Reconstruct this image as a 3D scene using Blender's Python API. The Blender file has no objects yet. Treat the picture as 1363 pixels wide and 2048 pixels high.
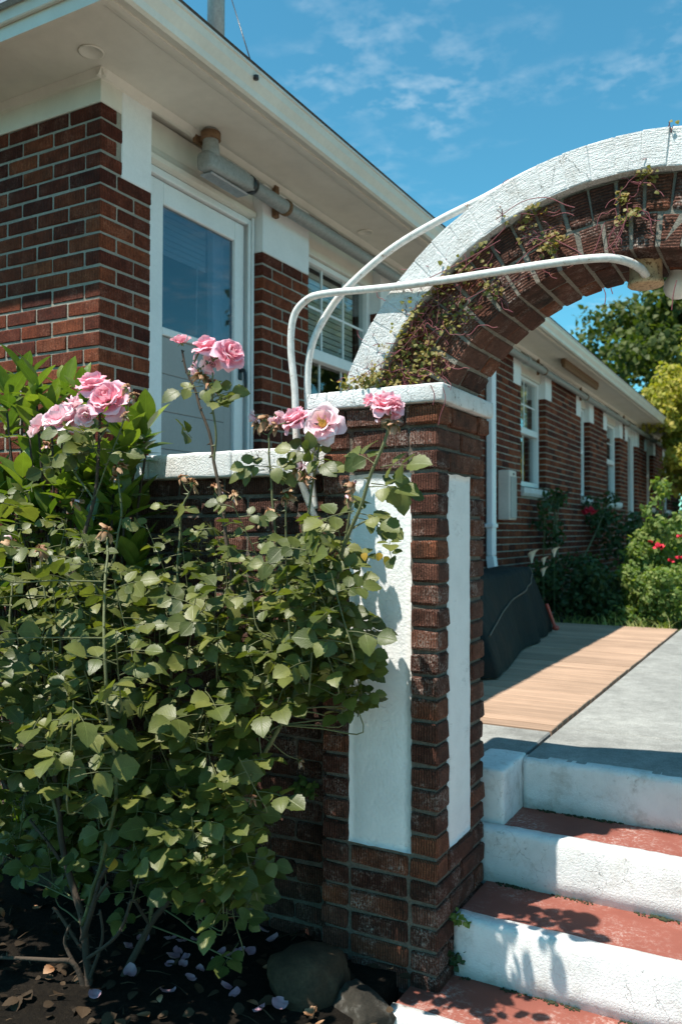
import bpy, bmesh, math, random
from mathutils import Vector, Matrix, Euler, noise
V = Vector
rnd = random.Random(11)
S = bpy.context.scene
COL = S.collection
rad = math.radians

# ------------------------------------------------------------------ camera
cam_d = bpy.data.cameras.new('camera'); cam = bpy.data.objects.new('camera', cam_d); COL.objects.link(cam)
CZ = 1.33
PITCH, YAW, ROLL = rad(1.28), rad(28.97), rad(0.16)
cam.matrix_world = Matrix.Translation((0, 0, CZ)) @ Matrix.Rotation(YAW, 4, 'Z') @ Matrix.Rotation(math.pi/2+PITCH, 4, 'X') @ Matrix.Rotation(ROLL, 4, 'Z')
cam_d.sensor_fit = 'VERTICAL'; cam_d.sensor_height = 36; cam_d.lens = 1655.6/2048*36
cam_d.clip_start = .05; cam_d.clip_end = 3000
cam_d.dof.use_dof = True; cam_d.dof.focus_distance = 2.55; cam_d.dof.aperture_fstop = 4.0
S.camera = cam
S.render.resolution_x = 681; S.render.resolution_y = 1024
# ------------------------------------------------------------------ sun and sky
SX, SY = .24, .415                       # metres a shadow moves per metre of drop
SUNV = V((-SX, -SY, 1)).normalized()
sun_d = bpy.data.lights.new('sun', 'SUN'); sun = bpy.data.objects.new('sun', sun_d); COL.objects.link(sun)
sun_d.energy = 5.0; sun_d.angle = rad(.53); sun_d.color = (1, .94, .84)
sun.rotation_euler = SUNV.to_track_quat('Z', 'Y').to_euler(); sun.location = SUNV*30
W = bpy.data.worlds.new('World'); S.world = W; W.use_nodes = True
S.view_settings.view_transform = 'Standard'; S.view_settings.look = 'None'; S.view_settings.exposure = 0.76; S.view_settings.gamma = 1
S.view_settings.use_curve_mapping = False
S.cycles.max_bounces = 8; S.cycles.transparent_max_bounces = 12; S.cycles.use_denoising = True

def nd(nt, t, ins=None, **props):
    n = nt.nodes.new(t)
    for k, v in props.items(): setattr(n, k, v)
    for k, v in (ins or {}).items():
        s = n.inputs[k]
        if isinstance(v, bpy.types.NodeSocket): nt.links.new(v, s)
        elif isinstance(v, bpy.types.Node): nt.links.new(v.outputs[0], s)
        else: s.default_value = v if not (isinstance(v, tuple) and len(v) == 3 and s.type == 'RGBA') else (*v, 1)
    return n
def ramp(nt, fac, stops, interp='LINEAR'):
    n = nt.nodes.new('ShaderNodeValToRGB'); n.color_ramp.interpolation = interp
    e = n.color_ramp.elements
    while len(e) < len(stops): e.new(.5)
    for i, (p, c) in enumerate(stops):
        e[i].position = p; e[i].color = (c, c, c, 1) if not isinstance(c, tuple) else (*c, 1)
    nt.links.new(fac if isinstance(fac, bpy.types.NodeSocket) else fac.outputs[0], n.inputs[0])
    return n
def math_(nt, op, a, b=0., c=None, clamp=False):
    ins = {0: a, 1: b}
    if c is not None: ins[2] = c
    return nd(nt, 'ShaderNodeMath', ins, operation=op, use_clamp=clamp)
def mix(nt, fac, a, b, blend='MIX'):
    return nd(nt, 'ShaderNodeMixRGB', {0: fac, 1: a, 2: b}, blend_type=blend)

wn = W.node_tree; bg = wn.nodes['Background']
sky = nd(wn, 'ShaderNodeTexSky', sky_type='NISHITA', sun_disc=False, sun_elevation=math.asin(SUNV.z), sun_rotation=math.atan2(SUNV.x, SUNV.y),
         air_density=1.0, dust_density=.25, ozone_density=2.6, altitude=50)
wc = nd(wn, 'ShaderNodeTexCoord'); sep = nd(wn, 'ShaderNodeSeparateXYZ', {0: wc.outputs['Generated']})
zz = math_(wn, 'MAXIMUM', sep.outputs[2], .06)
cv = nd(wn, 'ShaderNodeCombineXYZ', {0: math_(wn, 'DIVIDE', sep.outputs[0], zz), 1: math_(wn, 'DIVIDE', sep.outputs[1], zz)})
n1 = nd(wn, 'ShaderNodeTexNoise', {'Vector': cv, 'Scale': 11., 'Detail': 10., 'Roughness': .62, 'Distortion': .15})
n2 = nd(wn, 'ShaderNodeTexNoise', {'Vector': cv, 'Scale': 2.1, 'Detail': 3., 'Roughness': .5})
cl = math_(wn, 'MULTIPLY', ramp(wn, n1.outputs[0], [(.46, 0.), (.80, 1.)]), ramp(wn, n2.outputs[0], [(.46, 0.), (.66, 1.)]))
skt = mix(wn, 1., sky.outputs[0], (.60, 1.42, 1.32), 'MULTIPLY')
skc = mix(wn, math_(wn, 'MULTIPLY', cl, .48), skt, (7.4, 8.2, 8.6))
wn.links.new(skc.outputs[0], bg.inputs[0]); bg.inputs[1].default_value = .082

# ------------------------------------------------------------------ mesh helpers
PAT = {}                                # parent name -> world matrix (set when built)
def setpar(o, parent):
    o.parent = parent; o.matrix_parent_inverse = PAT.get(parent.name, Matrix.Identity(4)).inverted()
def newobj(name, me, parent=None, mw=None):
    o = bpy.data.objects.new(name, me); COL.objects.link(o)
    if mw is None: mw = Matrix.Identity(4)
    o.matrix_basis = mw
    PAT[o.name] = mw.copy()
    if parent is not None: setpar(o, parent)
    return o
def tag(o, label=None, cat=None, group=None, kind=None):
    if label: o['label'] = label
    if cat: o['category'] = cat
    if group: o['group'] = group
    if kind: o['kind'] = kind
    return o
def empty(name, loc, label, cat, group=None):
    o = newobj(name, None, None, Matrix.Translation(loc)); o.empty_display_size = .1
    return tag(o, label, cat, group)

class MB:
    def __init__(s): s.v = []; s.f = []; s.mi = []; s.uv = []; s.sm = []
    def add(s, vs, fs, mi=0, uv=None, smooth=False):
        b = len(s.v); s.v += [tuple(v) for v in vs]; s.f += [tuple(b+i for i in f) for f in fs]; s.mi += [mi]*len(fs); s.sm += [smooth]*len(fs)
        s.uv += list(uv) if uv is not None else [(0, 0)]*len(vs)
    def box(s, x0, x1, y0, y1, z0, z1, mi=0):
        s.add([(x0,y0,z0),(x1,y0,z0),(x1,y1,z0),(x0,y1,z0),(x0,y0,z1),(x1,y0,z1),(x1,y1,z1),(x0,y1,z1)],
              [(0,3,2,1),(4,5,6,7),(0,1,5,4),(1,2,6,5),(2,3,7,6),(3,0,4,7)], mi)
    def bbox(s, x0, x1, y0, y1, z0, z1, bv=.005, mi=0, jit=0., rr=None):
        d = cham(x1-x0, y1-y0, z1-z0, bv, jit, rr or rnd)
        c = ((x0+x1)/2, (y0+y1)/2, (z0+z1)/2)
        s.add([(v[0]+c[0], v[1]+c[1], v[2]+c[2]) for v in d[0]], d[1], mi)
    def tube(s, pts, r, n=8, mi=0, caps=True):
        pts = [V(p) for p in pts]; m = len(pts)
        rs = r if isinstance(r, (list, tuple)) else [r]*m
        ring = []; vs = []; up = None
        for i, p in enumerate(pts):
            t = (pts[min(i+1, m-1)]-pts[max(i-1, 0)])
            t = t.normalized() if t.length > 1e-9 else V((0,0,1))
            if up is None:
                up = t.cross(V((0,0,1)) if abs(t.z) < .9 else V((1,0,0))).normalized()
            else:
                up = (up - t*up.dot(t)); up = up.normalized() if up.length > 1e-6 else t.orthogonal().normalized()
            w = t.cross(up)
            for k in range(n):
                a = 2*math.pi*k/n; vs.append(p+(up*math.cos(a)+w*math.sin(a))*rs[i])
        fs = [(i*n+k, i*n+(k+1) % n, (i+1)*n+(k+1) % n, (i+1)*n+k) for i in range(m-1) for k in range(n)]
        s.add(vs, fs, mi, smooth=True)
        if caps:
            b = len(s.v)-len(vs)
            s.f += [tuple(b+k for k in range(n-1, -1, -1)), tuple(b+(m-1)*n+k for k in range(n))]; s.mi += [mi]*2; s.sm += [False]*2
    def lathe(s, prof, c=(0,0,0), axis='Z', n=20, mi=0, smooth=True):
        vs = []
        for (r, h) in prof:
            for k in range(n):
                a = 2*math.pi*k/n; p = (r*math.cos(a), r*math.sin(a), h)
                if axis == 'Y': p = (p[0], p[2], -p[1])
                if axis == 'X': p = (p[2], p[0], p[1])
                vs.append((p[0]+c[0], p[1]+c[1], p[2]+c[2]))
        m = len(prof)
        fs = [(i*n+k, i*n+(k+1) % n, (i+1)*n+(k+1) % n, (i+1)*n+k) for i in range(m-1) for k in range(n)]
        fs += [tuple(range(n-1, -1, -1)), tuple((m-1)*n+k for k in range(n))]
        s.add(vs, fs, mi, smooth=smooth)
    def prism(s, poly, a0, a1, axis='Y', mi=0, smooth=False):
        # poly in the two other axes (x,z for Y; y,z for X; x,y for Z)
        def mk(p, a): return (p[0], a, p[1]) if axis == 'Y' else ((a, p[0], p[1]) if axis == 'X' else (p[0], p[1], a))
        n = len(poly); vs = [mk(p, a0) for p in poly]+[mk(p, a1) for p in poly]
        fs = [tuple(range(n)), tuple(range(2*n-1, n-1, -1))]+[(i, i+n, (i+1) % n+n, (i+1) % n) for i in range(n)]
        s.add(vs, fs, mi, smooth=smooth)
    def mesh(s, name, mats, fixn=False):
        me = bpy.data.meshes.new(name); me.from_pydata(s.v, [], s.f)
        for m in (mats if isinstance(mats, (list, tuple)) else [mats]): me.materials.append(m)
        me.polygons.foreach_set('material_index', s.mi); me.polygons.foreach_set('use_smooth', s.sm)
        if any(u != (0, 0) for u in s.uv):
            ul = me.uv_layers.new(name='UVMap'); li = [0]*len(me.loops); me.loops.foreach_get('vertex_index', li)
            ul.data.foreach_set('uv', [c for i in li for c in s.uv[i]])
        if fixn:
            bm = bmesh.new(); bm.from_mesh(me); bmesh.ops.recalc_face_normals(bm, faces=bm.faces); bm.to_mesh(me); bm.free()
        me.update(); return me
    def build(s, name, mats, parent=None, mw=None, fixn=False):
        return newobj(name, s.mesh(name, mats, fixn), parent, mw)

_cube_cache = {}
def cham(lx, ly, lz, bv, jit=0., rr=rnd):
    hx, hy, hz = lx/2, ly/2, lz/2; b = min(bv, hx*.9, hy*.9, hz*.9)
    vs = []; idx = {}
    for sx in (-1, 1):
        for sy in (-1, 1):
            for sz in (-1, 1):
                for ax in range(3):
                    p = [sx*(hx-b), sy*(hy-b), sz*(hz-b)]
                    p[ax] = (sx*hx, sy*hy, sz*hz)[ax]
                    idx[(sx, sy, sz, ax)] = len(vs)
                    vs.append(tuple(c+rr.uniform(-jit, jit) for c in p))
    fs = []
    def face(keys, n):
        i = [idx[k] for k in keys]; a, b_, c = V(vs[i[0]]), V(vs[i[1]]), V(vs[i[2]])
        if (b_-a).cross(c-a).dot(V(n)) < 0: i.reverse()
        fs.append(tuple(i))
    for ax in range(3):
        o1, o2 = [a for a in range(3) if a != ax]
        for s in (-1, 1):
            ks = []
            for (a, b2) in ((-1,-1),(1,-1),(1,1),(-1,1)):
                t = [0,0,0]; t[ax] = s; t[o1] = a; t[o2] = b2; ks.append((*t, ax))
            n = [0,0,0]; n[ax] = s; face(ks, n)
    for ax in range(3):       # edges along ax
        o1, o2 = [a for a in range(3) if a != ax]
        for a in (-1, 1):
            for b2 in (-1, 1):
                ks = []
                for (s, which) in ((-1,o1),(1,o1),(1,o2),(-1,o2)):
                    t = [0,0,0]; t[ax] = s; t[o1] = a; t[o2] = b2; ks.append((*t, which))
                n = [0,0,0]; n[o1] = a; n[o2] = b2; face(ks, n)
    for sx in (-1, 1):
        for sy in (-1, 1):
            for sz in (-1, 1): face([(sx,sy,sz,a) for a in range(3)], (sx,sy,sz))
    return vs, fs

def catmull(pts, k=6):
    pts = [V(p) for p in pts]; out = []
    for i in range(len(pts)-1):
        p0, p1, p2, p3 = pts[max(i-1,0)], pts[i], pts[i+1], pts[min(i+2, len(pts)-1)]
        for j in range(k):
            t = j/k; out.append(.5*((2*p1)+(p2-p0)*t+(2*p0-5*p1+4*p2-p3)*t*t+(3*p1-p0-3*p2+p3)*t**3))
    out.append(pts[-1]); return out
# a sight line from the eye through a point of the frame, met with a plane of the place (for siting things at their real depth)
_F = V((-math.sin(YAW)*math.cos(PITCH), math.cos(YAW)*math.cos(PITCH), math.sin(PITCH))); _R0 = V((math.cos(YAW), math.sin(YAW), 0)); _U0 = _R0.cross(_F)
_R = _R0*math.cos(ROLL)+_U0*math.sin(ROLL); _U = _U0*math.cos(ROLL)-_R0*math.sin(ROLL)
def P(x, y, X=None, Y=None, Z=None):
    d = _F+_R*((x-681.5)/1655.6)-_U*((y-1024)/1655.6)
    t = X/d.x if X is not None else (Y/d.y if Y is not None else (Z-CZ)/d.z)
    return V((0, 0, CZ))+d*t
def proj(p):
    q = V(p)-V((0, 0, CZ)); z = q.dot(_F)
    return (681.5+1655.6*q.dot(_R)/z, 1024-1655.6*q.dot(_U)/z, z)

# ------------------------------------------------------------------ materials
def mat(name, col=(.5,.5,.5), rough=.6, metal=0., spec=.5):
    m = bpy.data.materials.new(name); m.use_nodes = True; nt = m.node_tree; b = nt.nodes['Principled BSDF']
    b.inputs['Base Color'].default_value = (*col, 1); b.inputs['Roughness'].default_value = rough; b.inputs['Metallic'].default_value = metal
    b.inputs['Specular IOR Level'].default_value = spec
    return m, nt, b
def bump(nt, b, h, strength=.5, dist=.01, prev=None):
    n = nd(nt, 'ShaderNodeBump', {'Strength': strength, 'Distance': dist, 'Height': h})
    if prev is not None: nt.links.new(prev.outputs[0], n.inputs['Normal'])
    nt.links.new(n.outputs[0], b.inputs['Normal']); return n
def objc(nt): return nd(nt, 'ShaderNodeTexCoord').outputs['Object']
def geop(nt): return nd(nt, 'ShaderNodeNewGeometry').outputs['Position']
def rand01(nt):
    oi = nd(nt, 'ShaderNodeObjectInfo'); g = nd(nt, 'ShaderNodeNewGeometry')
    return math_(nt, 'FRACT', math_(nt, 'ADD', oi.outputs['Random'], g.outputs['Random Per Island']))
def noise_(nt, vec, scale, detail=4., rough=.6, dist=0.):
    return nd(nt, 'ShaderNodeTexNoise', {'Vector': vec, 'Scale': scale, 'Detail': detail, 'Roughness': rough, 'Distortion': dist})

def brick_mat(name, cols, smear, smearcol, moss, groove=8., depth=.004):
    m, nt, b = mat(name, rough=.9, spec=.25)
    oc = objc(nt); gp = geop(nt); sx = nd(nt, 'ShaderNodeSeparateXYZ', {0: oc})
    r = rand01(nt)
    wob = noise_(nt, gp, 60., 3., .6)
    a = math_(nt, 'ADD', sx.outputs[0], sx.outputs[1])
    ph = math_(nt, 'ADD', math_(nt, 'MULTIPLY', a, 2*math.pi/(groove/1000)), math_(nt, 'MULTIPLY', wob.outputs[0], 3.6))
    gr = math_(nt, 'MULTIPLY_ADD', math_(nt, 'SINE', ph), .5, .5)
    pit = noise_(nt, gp, 150., 4., .75)
    cl = noise_(nt, gp, 26., 5., .65)
    rough_patch = ramp(nt, cl.outputs[0], [(.42, 0.), (.6, 1.)])
    pitr = ramp(nt, pit.outputs[0], [(.42, 0.), (.56, 1.)])
    h = math_(nt, 'ADD', math_(nt, 'MULTIPLY', gr, .62), math_(nt, 'MULTIPLY', math_(nt, 'MULTIPLY', pitr, .9), math_(nt, 'MULTIPLY_ADD', rough_patch, .75, .25)))
    bump(nt, b, h, 1.0, depth)
    base = ramp(nt, r, [(0., cols[0]), (.35, cols[1]), (.7, cols[2]), (1., cols[3])])
    n1 = noise_(nt, gp, 18., 5., .65)
    base = mix(nt, 1., base, ramp(nt, n1.outputs[0], [(.3, .62), (.7, 1.18)]), 'MULTIPLY')
    base = mix(nt, 1., base, ramp(nt, pit.outputs[0], [(.35, .62), (.6, 1.12)]), 'MULTIPLY')
    base = mix(nt, .8, base, ramp(nt, gr, [(.15, .42), (.65, 1.12)]), 'MULTIPLY')  # groove shade put into the colour so the ridges show
    n2 = noise_(nt, gp, 9., 6., .7)
    sm = math_(nt, 'MULTIPLY', ramp(nt, n2.outputs[0], [(.5, 0.), (.68, 1.)]), ramp(nt, pit.outputs[0], [(.46, 0.), (.60, 1.)]))
    c = mix(nt, math_(nt, 'MULTIPLY', sm, smear), base, smearcol)
    n3 = noise_(nt, gp, 5., 6., .72)
    c = mix(nt, math_(nt, 'MULTIPLY', ramp(nt, n3.outputs[0], [(.52, 0.), (.70, 1.)]), moss), c, (.022, .018, .013))
    nt.links.new(c.outputs[0], b.inputs['Base Color'])
    return m
M = {}
M['brick_house'] = brick_mat('red_brown_face_brick', [(.080,.015,.008), (.145,.029,.013), (.215,.047,.018), (.29,.072,.027)], .22, (.36,.30,.24), .25, 9., .003)
M['brick_pillar'] = brick_mat('weathered_grooved_brick', [(.14,.050,.032), (.21,.082,.054), (.28,.118,.080), (.38,.130,.064)], 1., (.52,.45,.40), .9, 8.5, .012)
M['brick_wall'] = brick_mat('lichened_rough_brick', [(.16,.070,.050), (.22,.095,.065), (.27,.13,.095), (.31,.125,.08)], 1., (.46,.40,.34), .7, 9., .014)

def rough_masonry(name, col, var=.2, dist=.004, scale=120.):
    m, nt, b = mat(name, col, .95, spec=.15); gp = geop(nt)
    n = noise_(nt, gp, scale, 5., .7); n2 = noise_(nt, gp, 7., 4., .6)
    c = mix(nt, 1., col, ramp(nt, n.outputs[0], [(.3, 1-var), (.7, 1+var)]), 'MULTIPLY')
    c = mix(nt, 1., c, ramp(nt, n2.outputs[0], [(.3, .72), (.7, 1.1)]), 'MULTIPLY')
    nt.links.new(c.outputs[0], b.inputs['Base Color']); bump(nt, b, n.outputs[0], .9, dist); return m
M['mortar'] = rough_masonry('grey_buff_mortar', (.31,.28,.232), .22)
M['mortar_arch'] = rough_masonry('pale_arch_mortar', (.22,.20,.168), .35, .006)
M['mortar_old'] = rough_masonry('mossy_grey_mortar', (.155,.132,.108), .4, .006)
def white_masonry(name, groove=0., crack=1., dirt=.5, col=(.76,.77,.765), pitd=.003):
    m, nt, b = mat(name, col, .75, spec=.3); gp = geop(nt); oc = objc(nt)
    dv = nd(nt, 'ShaderNodeVectorMath', {0: gp, 1: nd(nt, 'ShaderNodeVectorMath', {0: noise_(nt, gp, 9., 4., .6).outputs['Color'], 1: (.18,.18,.18)}, operation='MULTIPLY').outputs[0]}, operation='ADD')
    vo = nd(nt, 'ShaderNodeTexVoronoi', {'Vector': dv.outputs[0], 'Scale': 8.5}, feature='DISTANCE_TO_EDGE')
    nmask = noise_(nt, gp, 4., 3., .6)
    ck = math_(nt, 'MULTIPLY', ramp(nt, vo.outputs['Distance'], [(0., 1.), (.010, 0.)]), ramp(nt, nmask.outputs[0], [(.46, 0.), (.58, 1.)]))
    n = noise_(nt, gp, 150., 4., .7); n2 = noise_(nt, gp, 38., 5., .75)
    chip = math_(nt, 'MULTIPLY', ramp(nt, n2.outputs[0], [(.64, 0.), (.68, 1.)]), ramp(nt, nmask.outputs[0], [(.40, 0.), (.62, 1.)]))
    dark = math_(nt, 'MAXIMUM', math_(nt, 'MULTIPLY', ck, crack), math_(nt, 'MULTIPLY', chip, dirt))
    n3 = noise_(nt, gp, 3.2, 5., .65)
    c0 = mix(nt, 1., col, ramp(nt, n3.outputs[0], [(.28, .80), (.62, 1.04)]), 'MULTIPLY')
    n5 = noise_(nt, gp, 11., 6., .75)
    c0 = mix(nt, math_(nt, 'MULTIPLY', ramp(nt, n5.outputs[0], [(.50, 0.), (.70, 1.)]), .55), c0, (.36,.31,.26))
    c = mix(nt, math_(nt, 'MULTIPLY', dark, .85), c0, (.10,.09,.075))
    nt.links.new(c.outputs[0], b.inputs['Base Color'])
    h = math_(nt, 'SUBTRACT', n.outputs[0], math_(nt, 'MULTIPLY', dark, 1.2))
    if groove:
        sx = nd(nt, 'ShaderNodeSeparateXYZ', {0: oc})
        ph = math_(nt, 'ADD', math_(nt, 'MULTIPLY', math_(nt, 'ADD', sx.outputs[0], sx.outputs[1]), 2*math.pi/(groove/1000)), math_(nt, 'MULTIPLY', noise_(nt, gp, 40., 3.).outputs[0], 6.))
        st = nd(nt, 'ShaderNodeVectorMath', {0: oc, 1: (190., 120., 22.)}, operation='MULTIPLY')
        h = math_(nt, 'ADD', h, math_(nt, 'MULTIPLY', noise_(nt, st.outputs[0], 1., 4., .7).outputs[0], 1.1))
    bump(nt, b, h, .8, pitd); return m
M['white_brick'] = white_masonry('white_painted_brick', 9., .7, .8, (.74,.755,.755), pitd=.013)
M['white_cap'] = white_masonry('white_painted_coping', 0., 1., 1., pitd=.008)
M['white_step'] = white_masonry('white_painted_concrete', 0., .45, .75, (.78,.78,.77), .004)
def stucco():
    m, nt, b = mat('white_painted_render', (.76,.765,.755), .7, spec=.3); gp = geop(nt)
    n = noise_(nt, gp, 110., 2., .5); n2 = noise_(nt, gp, 6., 5., .7)
    dv = nd(nt, 'ShaderNodeVectorMath', {0: gp, 1: (3., 3., 9.)}, operation='MULTIPLY')
    n4 = noise_(nt, dv.outputs[0], 6., 6., .7)
    ck = ramp(nt, n4.outputs[0], [(.488, 0.), (.499, 1.), (.501, 1.), (.512, 0.)])
    ck = math_(nt, 'MULTIPLY', ck, ramp(nt, n2.outputs[0], [(.55, 0.), (.63, 1.)]))
    c = mix(nt, math_(nt, 'MULTIPLY', ck, .55), mix(nt, 1., (.76,.765,.755), ramp(nt, n2.outputs[0], [(.3, .9), (.6, 1.02)]), 'MULTIPLY'), (.25,.23,.2))
    nt.links.new(c.outputs[0], b.inputs['Base Color'])
    bump(nt, b, math_(nt, 'SUBTRACT', n.outputs[0], ck), .55, .004); return m
M['stucco'] = stucco()
def painted(name, col, rough=.45, dirt=.12, bs=.15, scale=60.):
    m, nt, b = mat(name, col, rough); gp = geop(nt); n = noise_(nt, gp, 3., 6., .7); n2 = noise_(nt, gp, scale, 4., .6)
    c = mix(nt, 1., col, ramp(nt, n.outputs[0], [(.3, 1-dirt), (.65, 1.03)]), 'MULTIPLY')
    c = mix(nt, 1., c, ramp(nt, n2.outputs[0], [(.3, 1-dirt*.5), (.6, 1.)]), 'MULTIPLY')
    nt.links.new(c.outputs[0], b.inputs['Base Color']); bump(nt, b, n2.outputs[0], bs, .003); return m
M['trim'] = painted('white_trim_paint', (.74,.745,.735), .4, .1)
M['band'] = painted('white_wall_paint', (.74,.74,.735), .6, .1, .4, 90.)
M['soffit'] = painted('cream_soffit_paint', (.66,.62,.545), .55, .1, .3, 14.)
M['gutter'] = painted('cream_gutter_enamel', (.64,.61,.54), .35, .12)
M['galv'] = None
def metal_(name, col, rough, metal=.9, spots=None, amt=.4, sc=60.):
    m, nt, b = mat(name, col, rough, metal); gp = geop(nt); n = noise_(nt, gp, sc, 5., .7)
    c = mix(nt, 1., col, ramp(nt, n.outputs[0], [(.3, .75), (.7, 1.12)]), 'MULTIPLY')
    if spots:
        n2 = noise_(nt, gp, sc*1.4, 5., .75); f = ramp(nt, n2.outputs[0], [(.62-amt*.25, 0.), (.70-amt*.25, 1.)])
        c = mix(nt, f, c, spots); nt.links.new(math_(nt, 'MULTIPLY', math_(nt, 'SUBTRACT', 1., f), metal).outputs[0], b.inputs['Metallic'])
    nt.links.new(c.outputs[0], b.inputs['Base Color']); bump(nt, b, n.outputs[0], .2, .002); return m
M['galv'] = metal_('galvanised_steel', (.40,.41,.42), .5, .75)
M['greypipe'] = metal_('grey_weathered_conduit', (.30,.295,.28), .6, .25)
M['whitepipe'] = metal_('white_painted_pipe_with_rust', (.66,.65,.62), .45, .0, (.28,.13,.06), .10, 45.)
M['darkpipe'] = metal_('dark_stained_conduit', (.07,.065,.055), .7, .2)
M['rust'] = metal_('rusty_iron', (.20,.11,.055), .85, .2, (.10,.05,.025), .45, 90.)
M['rustpaint'] = metal_('flaking_cream_paint_over_rust', (.55,.38,.22), .8, .0, (.16,.075,.03), .35, 80.)
M['black'] = mat('black_hardware', (.015,.015,.017), .35)[0]
def concrete():
    m, nt, b = mat('grey_concrete', (.27,.275,.26), .9, spec=.25); gp = geop(nt)
    n = noise_(nt, gp, 160., 4., .75); n2 = noise_(nt, gp, 2.2, 6., .65); vo = nd(nt, 'ShaderNodeTexVoronoi', {'Vector': gp, 'Scale': 95.})
    c = mix(nt, 1., (.27,.275,.26), ramp(nt, n.outputs[0], [(.3, .72), (.7, 1.28)]), 'MULTIPLY')
    c = mix(nt, 1., c, ramp(nt, n2.outputs[0], [(.3, .70), (.7, 1.2)]), 'MULTIPLY')
    n9 = noise_(nt, gp, 14., 6., .75)
    c = mix(nt, 1., c, ramp(nt, n9.outputs[0], [(.35, .78), (.6, 1.08)]), 'MULTIPLY')
    c = mix(nt, ramp(nt, vo.outputs['Distance'], [(.10, .35), (.22, 0.)]), c, (.42,.40,.36))
    nt.links.new(c.outputs[0], b.inputs['Base Color']); bump(nt, b, n.outputs[0], .5, .003); return m
M['concrete'] = concrete()
def redstep():
    m, nt, b = mat('worn_red_step_paint', (.27,.075,.05), .8, spec=.3); gp = geop(nt)
    n = noise_(nt, gp, 70., 6., .8); n2 = noise_(nt, gp, 3.4, 4., .6); n3 = noise_(nt, gp, 260., 3., .7)
    wear = math_(nt, 'MULTIPLY', ramp(nt, n.outputs[0], [(.50, 0.), (.62, 1.)]), ramp(nt, n2.outputs[0], [(.44, 0.), (.62, 1.)]))
    c = mix(nt, 1., (.235,.075,.054), ramp(nt, n2.outputs[0], [(.3, .82), (.7, 1.18)]), 'MULTIPLY')
    c = mix(nt, math_(nt, 'MULTIPLY', wear, .75), c, (.50,.42,.38))
    nt.links.new(c.outputs[0], b.inputs['Base Color']); bump(nt, b, n3.outputs[0], .5, .002); return m
M['red'] = redstep()
def wood(name, col, along='Y'):
    m, nt, b = mat(name, col, .75, spec=.25); oc = objc(nt); gp = geop(nt); r = rand01(nt)
    st = nd(nt, 'ShaderNodeVectorMath', {0: gp, 1: (3., 60., 60.) if along == 'X' else (60., 3., 60.)}, operation='MULTIPLY')
    n = noise_(nt, st.outputs[0], 1., 5., .65); n2 = noise_(nt, gp, 2.5, 4., .6)
    c = mix(nt, 1., col, ramp(nt, n.outputs[0], [(.25, .72), (.7, 1.15)]), 'MULTIPLY')
    c = mix(nt, 1., c, ramp(nt, r, [(0., .82), (1., 1.12)]), 'MULTIPLY')
    c = mix(nt, 1., c, ramp(nt, n2.outputs[0], [(.3, .85), (.7, 1.08)]), 'MULTIPLY')
    nt.links.new(c.outputs[0], b.inputs['Base Color']); bump(nt, b, n.outputs[0], .3, .002); return m
M['deck'] = wood('worn_cedar_decking', (.40,.27,.19), 'X')
def soil():
    m, nt, b = mat('dark_mulch_soil', (.03,.022,.016), .95, spec=.15); gp = geop(nt)
    n = noise_(nt, gp, 45., 8., .8); n2 = noise_(nt, gp, 2., 4., .6)
    c = ramp(nt, n.outputs[0], [(.3, (.005,.004,.003)), (.55, (.016,.012,.008)), (.78, (.05,.037,.026))])
    c = mix(nt, 1., c, ramp(nt, n2.outputs[0], [(.3, .8), (.7, 1.2)]), 'MULTIPLY')
    nt.links.new(c.outputs[0], b.inputs['Base Color']); bump(nt, b, n.outputs[0], 1., .02); return m
M['soil'] = soil()
def rockm(name, c1, c2, c3):
    m, nt, b = mat(name, c1, .9, spec=.25); gp = geop(nt); n = noise_(nt, gp, 14., 8., .7); n2 = noise_(nt, gp, 90., 5., .75)
    c = ramp(nt, n.outputs[0], [(.3, c1), (.55, c2), (.72, c3)]); c = mix(nt, 1., c, ramp(nt, n2.outputs[0], [(.3, .75), (.7, 1.2)]), 'MULTIPLY')
    nt.links.new(c.outputs[0], b.inputs['Base Color']); bump(nt, b, n2.outputs[0], .6, .006); return m
M['rock1'] = rockm('brown_boulder', (.035,.023,.014), (.060,.040,.024), (.085,.060,.037))
M['rock2'] = rockm('dark_lichened_stone', (.018,.016,.012), (.036,.031,.024), (.14,.13,.115))
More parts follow.
